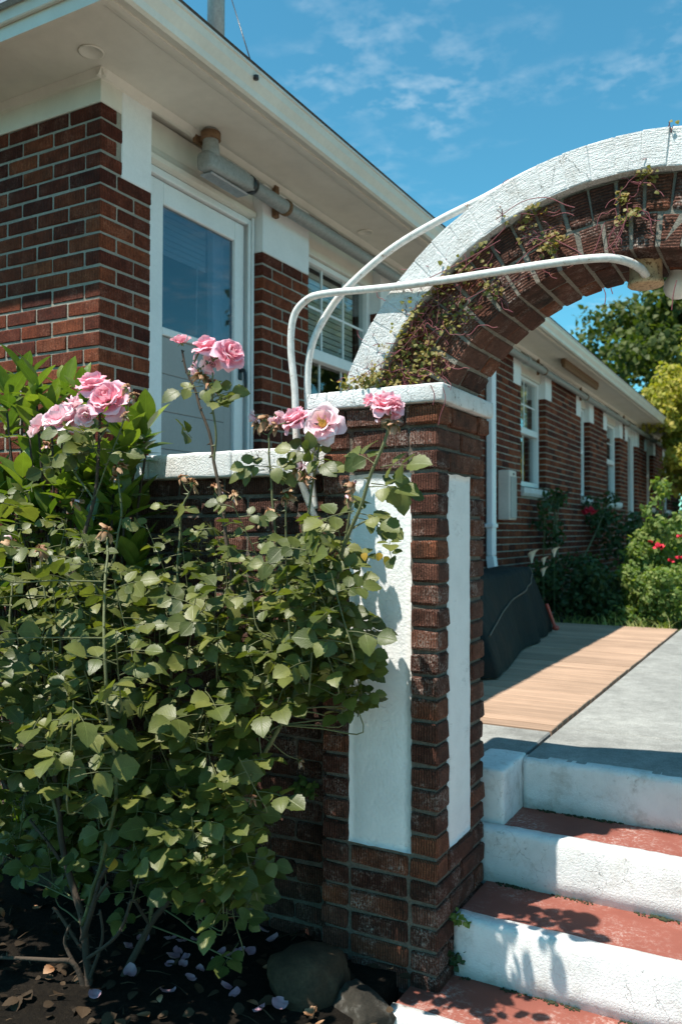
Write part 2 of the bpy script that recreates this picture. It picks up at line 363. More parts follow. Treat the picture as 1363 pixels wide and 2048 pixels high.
def leafm(name, c1, c2, c3, rough=.5, back=1.5, trans=.35, spec=.4, vein=.25):
    m = bpy.data.materials.new(name); m.use_nodes = True; nt = m.node_tree; b = nt.nodes['Principled BSDF']; out = nt.nodes['Material Output']
    r = rand01(nt); g = nd(nt, 'ShaderNodeNewGeometry'); uv = nd(nt, 'ShaderNodeUVMap')
    s = nd(nt, 'ShaderNodeSeparateXYZ', {0: uv.outputs[0]})
    au = math_(nt, 'ABSOLUTE', math_(nt, 'SUBTRACT', s.outputs[0], .5))
    mid = ramp(nt, au, [(.0, 1.), (.035, 0.)])
    side = math_(nt, 'SINE', math_(nt, 'SUBTRACT', math_(nt, 'MULTIPLY', s.outputs[1], 48.), math_(nt, 'MULTIPLY', au, 46.)))
    sv = ramp(nt, side, [(.90, 0.), (1., 1.)])
    vn = math_(nt, 'MAXIMUM', mid, math_(nt, 'MULTIPLY', sv, .55))
    c = ramp(nt, r, [(0., c1), (.5, c2), (1., c3)])
    n = noise_(nt, geop(nt), 30., 4., .6)
    c = mix(nt, 1., c, ramp(nt, n.outputs[0], [(.3, .78), (.7, 1.15)]), 'MULTIPLY')
    c = mix(nt, math_(nt, 'MULTIPLY', vn, vein), c, tuple(min(1, x*2.2+.02) for x in c2))
    cb = mix(nt, 1., c, (back, back*.98, back*1.05), 'MULTIPLY')
    cf = mix(nt, g.outputs['Backfacing'], c, cb)
    nt.links.new(cf.outputs[0], b.inputs['Base Color']); b.inputs['Roughness'].default_value = rough; b.inputs['Specular IOR Level'].default_value = spec
    bump(nt, b, math_(nt, 'SUBTRACT', n.outputs[0], math_(nt, 'MULTIPLY', vn, .6)), .35, .002)
    tr = nd(nt, 'ShaderNodeBsdfTranslucent', {0: mix(nt, 1., c, (1.7, 1.9, .55), 'MULTIPLY')})
    ms = nd(nt, 'ShaderNodeMixShader', {0: trans, 1: b.outputs[0], 2: tr.outputs[0]})
    nt.links.new(ms.outputs[0], out.inputs[0]); return m
M['roseleaf'] = leafm('rose_leaf', (.054,.072,.016), (.094,.112,.025), (.160,.166,.040), .45, 1.22, .27, .45)
M['yellowleaf'] = leafm('yellowed_leaf', (.45,.28,.03), (.55,.36,.05), (.40,.22,.03), .6, 1.1, .35)
M['laurel'] = leafm('laurel_leaf', (.060,.105,.020), (.105,.155,.026), (.17,.21,.036), .33, 1.25, .3, .6)
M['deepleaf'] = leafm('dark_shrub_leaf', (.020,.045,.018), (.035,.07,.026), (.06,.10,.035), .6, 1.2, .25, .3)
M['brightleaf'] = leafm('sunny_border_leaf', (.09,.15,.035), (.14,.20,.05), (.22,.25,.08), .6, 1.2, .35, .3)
M['mapleleaf'] = leafm('maple_leaf', (.040,.062,.014), (.066,.090,.018), (.105,.125,.026), .6, 1.2, .35, .3)
M['goldleaf'] = leafm('gold_tree_leaf', (.20,.21,.03), (.30,.28,.045), (.42,.34,.08), .6, 1.1, .35, .3)
M['grassleaf'] = leafm('dry_border_grass', (.16,.20,.05), (.28,.30,.10), (.42,.38,.18), .6, 1.1, .3, .3)
M['vineleaf'] = leafm('vine_leaf', (.14,.14,.03), (.24,.21,.045), (.26,.16,.05), .5, 1.2, .35, .4)
def petalm(name, c1, c2, trans=.3):
    m = bpy.data.materials.new(name); m.use_nodes = True; nt = m.node_tree; b = nt.nodes['Principled BSDF']; out = nt.nodes['Material Output']
    uv = nd(nt, 'ShaderNodeUVMap'); s = nd(nt, 'ShaderNodeSeparateXYZ', {0: uv.outputs[0]})
    oi = nd(nt, 'ShaderNodeObjectInfo')
    c = mix(nt, ramp(nt, s.outputs[1], [(.15, 0.), (.95, 1.)]), c1, c2)
    n = noise_(nt, geop(nt), 60., 3., .6)
    c = mix(nt, 1., c, ramp(nt, n.outputs[0], [(.3, .88), (.7, 1.06)]), 'MULTIPLY')
    c = mix(nt, 1., c, ramp(nt, oi.outputs['Random'], [(0., (.92,.84,.9)), (1., (1.08,1.12,1.1))]), 'MULTIPLY')
    nt.links.new(c.outputs[0], b.inputs['Base Color']); b.inputs['Roughness'].default_value = .55; b.inputs['Specular IOR Level'].default_value = .3
    tr = nd(nt, 'ShaderNodeBsdfTranslucent', {0: c})
    ms = nd(nt, 'ShaderNodeMixShader', {0: trans, 1: b.outputs[0], 2: tr.outputs[0]}); nt.links.new(ms.outputs[0], out.inputs[0]); return m
M['pink'] = petalm('pink_petal', (.86,.25,.36), (.94,.56,.64))
M['palepink'] = petalm('pale_pink_petal', (.88,.46,.53), (.95,.75,.79))
M['fallen'] = petalm('faded_lilac_petal', (.46,.26,.32), (.58,.38,.44))
M['dry'] = petalm('dried_petal', (.26,.12,.05), (.50,.32,.19), .2)
M['cane'] = painted('green_brown_rose_cane', (.14,.15,.06), .6, .4, .5, 120.)
M['bounce_paving'] = rough_masonry('pale_bounce_paving', (.31,.275,.225), .25, .004, 60.)  # pale tone tuned for the light it bounces from out of view
M['wood'] = painted('grey_brown_rose_wood', (.085,.058,.038), .9, .55, 1., 90.)
M['bark'] = painted('tree_bark', (.10,.08,.06), .9, .5, 1., 20.)
M['vinestem'] = mat('maroon_vine_stem', (.20,.05,.06), .6)[0]
M['sepal'] = mat('green_sepal', (.14,.16,.05), .6)[0]
M['anther'] = mat('yellow_stamen', (.60,.38,.06), .7)[0]
def glassm(name, tint, gl=.0):
    m = bpy.data.materials.new(name); m.use_nodes = True; nt = m.node_tree; nt.nodes.remove(nt.nodes['Principled BSDF']); out = nt.nodes['Material Output']
    gg = nd(nt, 'ShaderNodeNewGeometry'); dp_ = nd(nt, 'ShaderNodeVectorMath', {0: gg.outputs['Incoming'], 1: gg.outputs['Normal']}, operation='DOT_PRODUCT')
    fr = math_(nt, 'MULTIPLY_ADD', math_(nt, 'POWER', math_(nt, 'SUBTRACT', 1., math_(nt, 'ABSOLUTE', dp_.outputs['Value'])), 5.), .96, .04); g = nd(nt, 'ShaderNodeBsdfGlossy', {0: (1,1,1), 1: .01}); t = nd(nt, 'ShaderNodeBsdfTransparent', {0: tint})
    f = math_(nt, 'ADD', math_(nt, 'MULTIPLY', fr.outputs[0], 1.15), gl, clamp=True)
    ms = nd(nt, 'ShaderNodeMixShader', {0: f, 1: t.outputs[0], 2: g.outputs[0]}); nt.links.new(ms.outputs[0], out.inputs[0]); return m
M['glass'] = glassm('window_glass', (.85,.88,.88), .03)
M['doorglass'] = glassm('storm_door_glass', (.58,.64,.70), .05)
M['greydoor'] = painted('grey_door_paint', (.30,.295,.285), .5, .1)
M['blind'] = painted('pale_roller_blind', (.55,.55,.50), .8, .1)
M['room'] = mat('dark_room', (.05,.05,.05), .9)[0]
M['tarp'] = None
def tarpm():
    m, nt, b = mat('dark_teal_vinyl_cover', (.018,.04,.05), .75, spec=.2); gp = geop(nt); n = noise_(nt, gp, 2.2, 5., .6); n2 = noise_(nt, gp, 9., 4., .6)
    c = ramp(nt, n.outputs[0], [(.38, (.002,.007,.008)), (.56, (.004,.007,.006)), (.70, (.018,.012,.008))])
    nt.links.new(c.outputs[0], b.inputs['Base Color']); bump(nt, b, n2.outputs[0], .5, .03); return m
M['tarp'] = tarpm()
M['tarphem'] = mat('tan_cover_hem', (.10,.08,.055), .7)[0]
M['redplastic'] = mat('red_plastic', (.45,.06,.035), .45)[0]
M['redflower'] = mat('crimson_flower', (.55,.012,.04), .6)[0]
M['callas'] = mat('peach_white_lily', (.75,.66,.52), .6)[0]
M['globe'] = mat('frosted_white_glass', (.80,.78,.74), .35)[0]
M['roof'] = rough_masonry('grey_roof_shingle', (.12,.12,.12), .3)
M['cabinet'] = painted('off_white_cabinet_enamel', (.66,.58,.52), .5, .18)
M['cabdoor'] = painted('grey_cabinet_front', (.36,.35,.33), .6, .2)
M['whitepvc'] = painted('white_downpipe_enamel', (.78,.79,.82), .35, .08)
# ================================================================== the ground, path, deck
T = .0677; BH = .057                     # brick course and brick height
XH, YH = -2.496, 2.466                   # right face and front face of the house
ZP = .505                                # level of path and deck behind the gate
def ground():
    mb = MB(); xs = [-400, -60, -8]+[-6+i*.5 for i in range(10)]+[-1.07,-1.045]+[-.5+i*.5 for i in range(12)]+[8, 60, 400]
    ys = [-300, -40, -5, -.5]+[0+i*.12 for i in range(19)]+[2.2, 2.26, 3.06, 3.10, 7.4, 20, 60, 400]
    for y in ys:
        for x in xs:
            z = 0. if y < 3.08 else ZP-.14
            if -2.6 < x < -1.0 and .8 < y < 2.27: z += .02*noise.noise(V((x*3, y*3, 0)))-.004
            if x > -1.05 and y < 3.08: z = -.40
            if y < .7: z = -.40
            mb.v.append((x, y, z)); mb.uv.append((0, 0))
    n = len(xs)
    for j in range(len(ys)-1):
        for i in range(n-1):
            mb.f.append((j*n+i, j*n+i+1, (j+1)*n+i+1, (j+1)*n+i)); mb.mi.append(0); mb.sm.append(True)
    return tag(mb.build('ground', M['soil']), kind='structure')
ground()
path = newobj('path', None, None, Matrix.Translation((-.3, 3, ZP))); tag(path, kind='structure')
def slab(x0, x1, y0, y1, z1, th=.11):
    mb = MB(); mb.bbox(x0, x1, y0, y1, z1-th, z1, .006); return mb.build('slab', M['concrete'], path)
ysl = [2.99, 3.52, 5.1, 6.7, 8.3, 9.9, 11.5, 13.1, 14.7, 16.3, 17.9, 19.5, 24, 30]
for a, b in zip(ysl, ysl[1:]): slab(-.888, .75, a+.004, b-.004, ZP)
slab(-2.45, -.905, 3.034, 3.425, ZP-.003); slab(-2.45, -1.037, 2.70, 3.030, ZP-.003)
mb = MB(); mb.box(-1.4, 14, -16, .62, -.398, -.372); mb.box(-1.0, 14, .621, 2.1, -.398, -.372); tag(mb.build('bounce_pavement', M['bounce_paving']), kind='structure')  # unseen front paving, enlarged to bounce warm light upward
mb = MB(); mb.box(.756, 14, 3.12, 32, ZP-.138, ZP-.02); tag(mb.build('bounce_yard', M['bounce_paving']), kind='structure')  # unseen yard added to bounce warm light onto house and soffit
deck = newobj('deck', None, None, Matrix.Translation((-1.7, 5, ZP-.1))); tag(deck, kind='structure')
y = 3.44
while y < 7.45:
    mb = MB(); w = .092; mb.bbox(-2.44+rnd.uniform(0, .01), -.905+rnd.uniform(-.0015, .0015), y, y+w-.009, ZP-.028, ZP+rnd.uniform(-.002, .002)+.002, .003)
    mb.build('plank', M['deck'], deck); y += w
mb = MB(); mb.box(-2.44, -.91, 3.45, 7.44, ZP-.10, ZP-.034); mb.build('joist', M['wood'], deck)
mb = MB(); mb.box(-2.47, -1.45, 2.75, 3.41, ZP+.001, .92); tag(mb.build('stoop', M['concrete']), kind='structure')

# ================================================================== bricks
BRC = {}; brr = random.Random(5)
def brick_obj(name, parent, c, d, m, rot=None, bv=.004, jit=.0014, tilt=.006, shift=.0015, taper=None):
    k = (round(d[0], 3), round(d[1], 3), round(d[2], 3), m.name, brr.randrange(3), taper and round(taper[1], 3))
    if k not in BRC:
        mb = MB(); vs, fs = cham(d[0], d[1], d[2], bv, jit, brr)
        if taper: vs = [(x, y, z*(taper[0]*(taper[1]+x)-taper[2])/(taper[0]*taper[1]-taper[2])) for x, y, z in vs]
        mb.add(vs, fs); BRC[k] = mb.mesh('brick', m)
    r = Euler((brr.uniform(-tilt, tilt), brr.uniform(-tilt, tilt), brr.uniform(-tilt, tilt))).to_matrix().to_4x4()
    c = V(c)+V((brr.uniform(-shift, shift), brr.uniform(-shift, shift), brr.uniform(-shift, shift)*.5))
    mw = Matrix.Translation(c) @ (rot if rot is not None else Matrix.Identity(4)) @ r
    return newobj(name, BRC[k], parent, mw)
def fill(a, b, off, L=.194, g=.01, mn=.035):
    """split the run a..b into bricks, the first one cut to `off`"""
    out = []; x = a; first = off
    while x < b-1e-4:
        e = min(x+first, b); first = L
        if b-e < mn+g and b-e > 1e-6: e = b
        if b-e-g < mn and b-e > 1e-6: e = b
        out.append((x, e)); x = e+g
    return out

# ================================================================== the house
house = empty('brick_house', (XH, YH, ZP), 'long low red brick house with white trim and cream eaves beside the gateway', 'house')
OPEN = [(2.770, 3.638, .93, 'door'), (4.112, 5.06, 1.81, 'win3'), (8.32, 9.26, 1.81, 'win2'), (10.98, 11.50, 1.81, 'win1'), (12.65, 13.65, 1.81, 'win2'),
        (14.35, 15.20, .93, 'door2'), (16.3, 17.1, 1.81, 'win2'), (18.6, 19.5, 1.81, 'win2')]
YE = 21.; ZB = 3.091; ZE = 2.82; ZS = 3.22
wm = MB()
wm.box(-9, -2.7, YH+.005, 2.69, -.3, 3.09); 
edges = [YH+.005]+[v for o in OPEN for v in (o[0]+.008, o[1]-.008)]
prev = YH+.005
for (a, b, zs, k) in OPEN:
    wm.box(-2.7, XH-.005, prev, a-.004, -.3, 3.215); wm.box(-2.7, XH-.005, a-.004, b+.004, .3, zs-.10); prev = b+.004
wm.box(-2.7, XH-.005, prev, YE, .3, 3.215)
wall = wm.build('wall', M['mortar'], house)
bl = []                                   # every face brick: (centre, dims)
ncs = int((ZB-.02)/T)
for k in range(ncs):
    zt = ZB-k*T; zc = zt-BH/2; even = k % 2 == 0
    # front face, running left from the corner
    x = XH
    first = .194 if even else .092
    if even: bl.append(((XH-.090, YH+.046, zc), (.180, .092, BH), 'c')); x = XH-.189
    else: x = XH-.094
    while x > -6.2:
        bl.append(((x-.090, YH+.046, zc), (.180, .092, BH), 'f')); x -= .189
    # right face
    if not even: bl.append(((XH-.0425, YH+.097, zc), (.085, .194, BH), 'c'))
    segs = []; prev = YH+(.102 if even else .204)
    upper = zc > ZE
    for (a, b, zs, kind) in OPEN:
        if zc < zs-.11: continue
        e0, e1 = (a-.25, b+.25) if upper else (a, b)
        if a < 3 and upper: e0 = 2.587
        if e0 > prev+.03: segs.append((prev, e0))
        prev = max(prev, e1)
    segs.append((prev, YE))
    for i, (a, b) in enumerate(segs):
        first_seg = a < YH+.3
        off = (.194 if (even != first_seg) else .092) if not first_seg else (.194 if even else .092)
        if upper and first_seg: 
            continue
        for (p, q) in fill(a, b, off):
            bl.append(((XH-.046, (p+q)/2, zc), (.092, q-p, BH), 'r'))
def seen(c, fc):
    px, py, z = proj(c)
    if not (-15 < px < 1375 and -10 < py): return 0
    front = c[1] < YH+.06 and c[0] < XH-.05
    if front: return 1/z if py < 900 else 0
    if px < 640: return 1/z if py < 905 else 0
    if px > 985 and py < 1150: return 1/z
    return 0
score = sorted(range(len(bl)), key=lambda i: -seen(bl[i][0], bl[i][2]))
single = set(i for i in score[:298] if seen(bl[i][0], bl[i][2]) > 0)
rest = MB()
for i, (c, d, fc) in enumerate(bl):
    if i in single: brick_obj('brick', wall, c, d, M['brick_house'])
    else:
        vs, fs = cham(d[0], d[1], d[2], .004, .001, brr); rest.add([(v[0]+c[0], v[1]+c[1], v[2]+c[2]) for v in vs], fs)
tag(rest.build('distant_brickwork', M['brick_house'], wall), kind='stuff')
# white painted ears beside each opening, frieze
for (a, b, zs, kind) in OPEN:
    for (p, q) in ((a-.25 if a > 3 else 2.587, a), (b, b+.25)):
        if kind == 'door' and p > 3: q = 4.112       # the pier between door and window is white across
        if kind == 'win3' and p < 4: continue
        mb = MB(); mb.bbox(-2.61, XH+.002, p, q, ZE, 3.205, .004); mb.build('painted_ear', M['band'], house)
mb = MB(); mb.bbox(-9, XH+.001, YH-.002, YH+.12, ZB+.002, 3.206, .003); mb.build('frieze', M['soffit'], house)
mb = MB(); mb.box(-2.6, XH-.001, 5.31, 8.069, ZB+.002, 3.206); mb.box(-2.6, XH-.001, 9.511, 10.729, ZB+.002, 3.206); mb.box(-2.6, XH-.001, 11.751, 12.399, ZB+.002, 3.206); mb.box(-2.6, XH-.001, YH+.121, 2.586, ZB+.002, 3.206)
mb.build('frieze', M['band'], house)
# eaves
mb = MB(); mb.box(-2.72, -2.13, 2.13, YE, ZS, ZS+.02); mb.box(-9, -2.721, 2.13, 2.72, ZS, ZS+.02)
sf = mb.build('soffit', M['soffit'], house)
mb = MB()                                  # mouldings where wall and fascia meet the soffit
mb.prism([(XH+.001, ZS-.034), (XH+.014, ZS-.03), (XH+.03, ZS-.001), (XH+.001, ZS-.001)], YH-.03, YE)
mb.prism([(-2.135, ZS-.001), (-2.175, ZS-.001), (-2.160, ZS-.012), (-2.135, ZS-.014)], 2.135, YE)
mb.prism([(YH-.001, ZS-.034), (YH-.001, ZS-.001), (YH-.03, ZS-.001), (YH-.014, ZS-.03)], -9, XH+.03, 'X')
mb.build('moulding', M['soffit'], house, fixn=True)
for (x, y) in ((-2.43, 2.345), (-2.39, 4.62), (-2.37, 6.9)):
    mb = MB(); mb.lathe([(.050, ZS-.0015), (.050, ZS-.006), (.044, ZS-.007), (.040, ZS-.003), (.001, ZS-.003)], (x, y, 0), n=28); mb.build('soffit_vent', M['soffit'], house)
mb = MB(); mb.box(-2.13, -2.105, 2.1055, YE, 3.197, 3.37); mb.build('fascia', M['soffit'], house)
mb = MB(); mb.box(-9, -2.131, 2.105, 2.129, 3.197, 3.37); mb.build('fascia', M['soffit'], house)
def gutter_profile(s):    # distance out from the fascia, height
    return [(.0015, 3.205), (.045, 3.192), (.060, 3.20), (.066, 3.225), (.086, 3.258), (.094, 3.286), (.101, 3.290), (.101, 3.300), (.090, 3.302), (.086, 3.292), (.080, 3.262), (.058, 3.23), (.052, 3.207), (.0015, 3.215)]
mb = MB(); mb.prism([(-2.105+a, z) for a, z in gutter_profile(1)], 2.064, YE); gt = mb.build('gutter', M['gutter'], house, fixn=True)
mb = MB(); mb.bbox(-9, -2.1065, 2.085, 2.1045, 3.250, 3.335, .004); mb.build('upper_fascia', M['soffit'], house)
mb = MB(); mb.bbox(-9, -2.06, 2.055, 2.0845, 3.298, 3.340, .003); mb.build('flashing', M['galv'], house)
mb = MB(); mb.prism([(-2.10, 3.372), (-2.05, 3.36), (-5.8, 4.55), (-9.5, 3.372)], 2.06, YE); mb.build('roof', M['roof'], house, fixn=True)
mb = MB(); mb.box(-9, -8.8, 2.70, YE, .3, 3.21); mb.box(-8.8, -2.71, YE-.2, YE-.01, .3, 3.21); mb.box(-8.79, -2.71, 2.70, YE-.2, .80, .88); mb.box(-8.79, -2.725, 2.73, YE-.2, 3.23, 3.25); mb.box(-5.5, -5.4, 2.72, YE-.2, .88, 3.2)
mb.build('interior_wall', M['room'], house)

# --- doors and windows
def storm_door(y0, y1, main=True):
    fr = MB()                              # jambs and head
    fr.bbox(-2.66, -2.552, y0+.001, y0+.055, .93, 2.99, .004); fr.bbox(-2.66, -2.552, y1-.040, y1-.001, .93, 2.99, .004); fr.bbox(-2.66, -2.552, y0+.056, y1-.041, 2.955, 2.99, .004)
    fr.bbox(-2.552, -2.540, y1-.030, y1-.012, .93, 3.0, .003); fr.bbox(-2.552, -2.540, y1-.062, y1-.048, .95, 2.96, .003)
    d = fr.build('door_frame', M['trim'], house)
    a, b = y0+.06, y1-.066
    st = MB(); X0, X1 = -2.612, -2.570
    st.bbox(X0, X1, a, a+.105, .95, 2.948, .004); st.bbox(X0, X1, b-.080, b, .95, 2.948, .004)
    for (z0, z1) in ((2.845, 2.948), (2.235, 2.272), (.95, 1.18)): st.bbox(X0, X1-.001, a+.106, b-.081, z0, z1, .004)
    dd = st.build('storm_door', M['trim'], house)
    g = MB(); g.box(-2.592, -2.588, a+.106, b-.081, 2.272, 2.845); g.build('pane', M['doorglass'], dd)
    z = 1.181
    while z < 2.2:
        g = MB(); g.bbox(-2.600, -2.584, a+.1065, b-.150, z, min(z+.1745, 2.2345), .003); g.build('board', M['greydoor'], dd); z += .1755
    g = MB(); g.bbox(-2.600, -2.588, b-.149, b-.0815, 1.181, 2.2345, .003); g.build('board', M['greydoor'], dd)
    h = MB(); h.tube([(-2.570, b-.035, 2.17), (-2.54, b-.035, 2.168), (-2.533, b-.034, 2.15), (-2.531, b-.032, 2.09), (-2.535, b-.030, 2.045)], [.012, .010, .009, .008, .006], 8)
    h.bbox(-2.570, -2.562, b-.05, b-.018, 2.12, 2.20, .003); h.build('handle', M['black'], dd)
    iw = MB(); z = .95                    # inner boarded door under its window
    while z < 2.2:
        iw.bbox(-2.69, -2.655, a+.02, b-.13, z, z+.148, .004); z += .15
    idr = iw.build('inner_door', M['greydoor'], house)
    w2 = MB(); w2.bbox(-2.69, -2.65, a+.02, a+.075, 2.21, 2.94, .003); w2.bbox(-2.69, -2.65, b-.16, b-.09, 2.21, 2.94, .003); w2.bbox(-2.69, -2.65, b-.085, b-.02, .95, 2.94, .003)
    w2.bbox(-2.69, -2.651, a+.076, b-.161, 2.21, 2.25, .003); w2.build('door_window_frame', M['trim'], idr)
    bld = MB()
    for i in range(9): bld.bbox(-2.70, -2.694, a+.08, b-.165, 2.67+i*.028, 2.67+i*.028+.026, .002)
    bld.tube([(-2.69, b-.24, 2.68), (-2.69, b-.245, 2.33)], .004, 6); bld.build('blind', M['blind'], idr)
    return dd
storm_door(2.770, 3.638)
mb = MB(); mb.bbox(-2.66, -2.555, 2.771, 3.637, 2.995, 3.204, .003); mb.prism([(-2.554, 3.00), (-2.535, 3.01), (-2.532, 3.03), (-2.545, 3.05), (-2.554, 3.075)], 2.772, 3.636)
mb.build('door_head', M['soffit'], house, fixn=True)
def window(y0, y1, zs, cols, ztop=2.955, split=2.40):
    hd = MB(); hd.bbox(-2.66, -2.556, y0+.001, y1-.001, ztop+.035, 3.204, .003); hd.build('window_head', M['soffit'], house)
    f = MB(); X0, X1 = -2.64, -2.575
    f.bbox(X0, X1, y0+.002, y0+.05, zs, ztop+.033, .004); f.bbox(X0, X1, y1-.05, y1-.002, zs, ztop+.033, .004)
    f.bbox(X0, X1-.002, y0+.051, y1-.051, ztop, ztop+.032, .004); f.bbox(X0, X1-.002, y0+.051, y1-.051, zs, zs+.05, .004)
    f.bbox(X0+.01, X1+.006, y0+.051, y1-.051, split-.030, split+.038, .004)
    a, b = y0+.055, y1-.055
    for i in range(1, cols):
        yy = a+(b-a)*i/cols; f.box(-2.614, -2.602, yy-.007, yy+.007, split+.04, ztop-.001); f.box(-2.626, -2.616, yy-.007, yy+.007, zs+.051, split-.031)
    zm = (split+ztop)/2+.02; f.box(-2.6125, -2.6035, a-.003, b+.003, zm-.007, zm+.007)
    o = f.build('window', M['trim'], house)
    for (z0, z1, x) in ((split+.02, ztop+.005, -2.608), (zs+.04, split, -2.621)):
        g = MB(); g.box(x-.002, x+.002, y0+.04, y1-.04, z0, z1); g.build('pane', M['glass'], o)
    bl_ = MB()
    for i in range(13): bl_.bbox(-2.690, -2.682, y0+.06, y1-.06, split+.08+i*.037, split+.08+i*.037+.032, .002)
    bl_.build('blind', M['blind'], o)
    s = MB(); s.prism([(-2.62, zs-.001), (XH+.035, zs-.03), (XH+.035, zs-.085), (XH+.015, zs-.115), (-2.62, zs-.115)], y0-.015, y1+.03); s.build('sill', M['white_brick'], o, fixn=True)
for (a, b, zs, kind) in OPEN:
    if kind.startswith('win'): window(a, b, zs, int(kind[3]))
    if kind == 'door2':
        mb = MB(); mb.bbox(-2.66, -2.54, a+.001, a+.09, .93, 3.204, .004); mb.bbox(-2.66, -2.55, b-.09, b-.001, .93, 3.204, .004); mb.bbox(-2.66, -2.56, a+.091, b-.091, 2.95, 3.204, .004); mb.build('door_frame', M['trim'], house)
        mb = MB(); mb.bbox(-2.63, -2.59, a+.092, b-.092, .93, 2.948, .004); mb.build('door', M['greydoor'], house)
# --- grey service pipe under the eaves
PX, PZ = -2.415, 3.075
def pipe_z(y): return PZ-.006*math.sin((y-3.4)*.5)-.0015*(y-3.4)
ps = [(PX, 3.40+i*.6, pipe_z(3.40+i*.6)) for i in range(30)]
mb = MB(); mb.tube(ps, .037, 14); pipe = mb.build('service_pipe', M['greypipe'], house)
mb = MB()                                   # conduit body: hollow elbow with a cover plate below
def rr_section(cx, cz, w, h, y, n=16):
    return [(cx+(abs(math.cos(t))**.6)*math.copysign(w, math.cos(t)), y, cz+(abs(math.sin(t))**.6)*math.copysign(h, math.sin(t))) for t in [2*math.pi*i/n for i in range(n)]]
secs = [(3.030, .030, .030, .0), (3.036, .042, .046, 0.), (3.10, .046, .05, 0.), (3.20, .046, .05, 0.), (3.31, .044, .047, .0), (3.36, .040, .040, .0), (3.40, .039, .039, 0.)]
vs = []; 
for (y, w, h, dz) in secs: vs += rr_section(PX, 3.055+dz+(.018*(y-3.03)/.37), w, h, y)
n = 16
mb.add(vs, [(i*n+k, (i+1)*n+k, (i+1)*n+(k+1) % n, i*n+(k+1) % n) for i in range(len(secs)-1) for k in range(n)]+[tuple(range(n)), tuple(len(vs)-1-k for k in range(n))], smooth=True)
mb.lathe([(.043, 3.07), (.043, 3.12), (.038, 3.15), (.036, 3.20), (.036, 3.219)], (PX, 3.085, 0), n=18)
fit = mb.build('conduit_body', M['greypipe'], house, fixn=True)
mb = MB(); mb.bbox(PX-.036, PX+.036, 3.048, 3.345, 2.993, 3.004, .006); mb.build('cover_plate', M['galv'], fit)
mb = MB(); mb.lathe([(.046, 3.385), (.046, 3.405), (.041, 3.41), (.041, 3.43)], (PX, 0, pipe_z(3.4)), 'Y', 18); mb.build('coupling', M['black'], fit)
mb = MB(); mb.lathe([(.040, 3.168), (.047, 3.170), (.047, 3.205), (.040, 3.207)], (PX, 3.085, 0), n=18); mb.box(XH+.002, PX-.03, 3.075, 3.095, 3.175, 3.20); mb.box(XH+.001, XH+.02, 3.05, 3.12, 3.165, 3.205)
mb.build('clamp', M['rust'], fit)
for y in (3.735, 8.9, 10.9, 13.9, 16.):
    zc = pipe_z(y); c = MB(); c.bbox(XH+.003, XH+.030, y-.018, y+.018, 3.03-.0, 3.203, .003)
    c.lathe([(.0372, y-.013), (.044, y-.012), (.044, y+.012), (.0372, y+.013)], (PX, 0, zc), 'Y', 18); c.box(XH+.029, PX-.03, y-.012, y+.012, zc-.012, zc+.012); c.build('clamp', M['rust'], pipe)
for y in (8.25, 12.1): 
    c = MB(); c.lathe([(.0372, y-.06), (.045, y-.058), (.045, y+.058), (.0372, y+.06)], (PX, 0, pipe_z(y)), 'Y', 18); c.build('coupling', M['greypipe'], pipe)
# --- downpipe
mb = MB(); mb.bbox(-2.489, -2.42, 7.20, 7.30, 1.10, 3.03, .012); mb.prism([(-2.489, 3.03), (-2.42, 3.03), (-2.14, 3.17), (-2.14, 3.195), (-2.21, 3.195), (-2.489, 3.06)], 7.201, 7.299)
mb.prism([(-2.488, 1.10), (-2.421, 1.10), (-2.36, .70), (-2.43, .70)], 7.202, 7.298); dp = mb.build('downpipe', M['whitepvc'], house, fixn=True)
mb = MB(); mb.bbox(-2.494, -2.412, 7.18, 7.32, 1.36, 1.395, .004); mb.build('bracket', M['whitepvc'], dp)
# --- mast and guy wire on the roof
mb = MB(); mb.tube([(-2.9, 3.745, 3.62), (-2.9, 3.745, 6.4)], .050, 16); mast = mb.build('mast', M['galv'], house)
mb = MB(); a = P(512, 157, X=-2.01); mb.tube([a, (-2.9, 3.745, 4.66)], .003, 5); mb.lathe([(.012, -.004), (.012, .012), (.004, .014)], tuple(a), n=8); mb.build('guy_wire', M['black'], mast)
# --- things fixed to the house
cab = empty('meter_cabinet', (-2.43, 7.66, 1.43), 'off white metal meter cabinet hung on the brick wall beside the downpipe', 'cabinet')
mb = MB(); mb.bbox(XH+.004, -2.375, 7.55, 7.76, 1.435, 1.905, .008); mb.build('case', M['cabinet'], cab)
mb = MB(); mb.bbox(-2.374, -2.366, 7.565, 7.745, 1.45, 1.845, .003); mb.build('front_panel', M['cabdoor'], cab)
mb = MB(); mb.lathe([(.010, -2.3745), (.010, -2.366), (.002, -2.365)], (0, 7.66, 1.87), 'X', 10); mb.build('latch', M['black'], cab)
mb = MB(); mb.bbox(-2.275, -2.215, 9.05, 10.75, 3.155, 3.218, .01); mb.lathe([(.022, 9.06), (.024, 9.10), (.024, 10.70), (.022, 10.74)], (-2.245, 0, 3.145), 'Y', 12)
st = mb.build('strip_light', M['rust']); tag(st, 'rusty brown tube fixture fixed under the cream eaves', 'light')
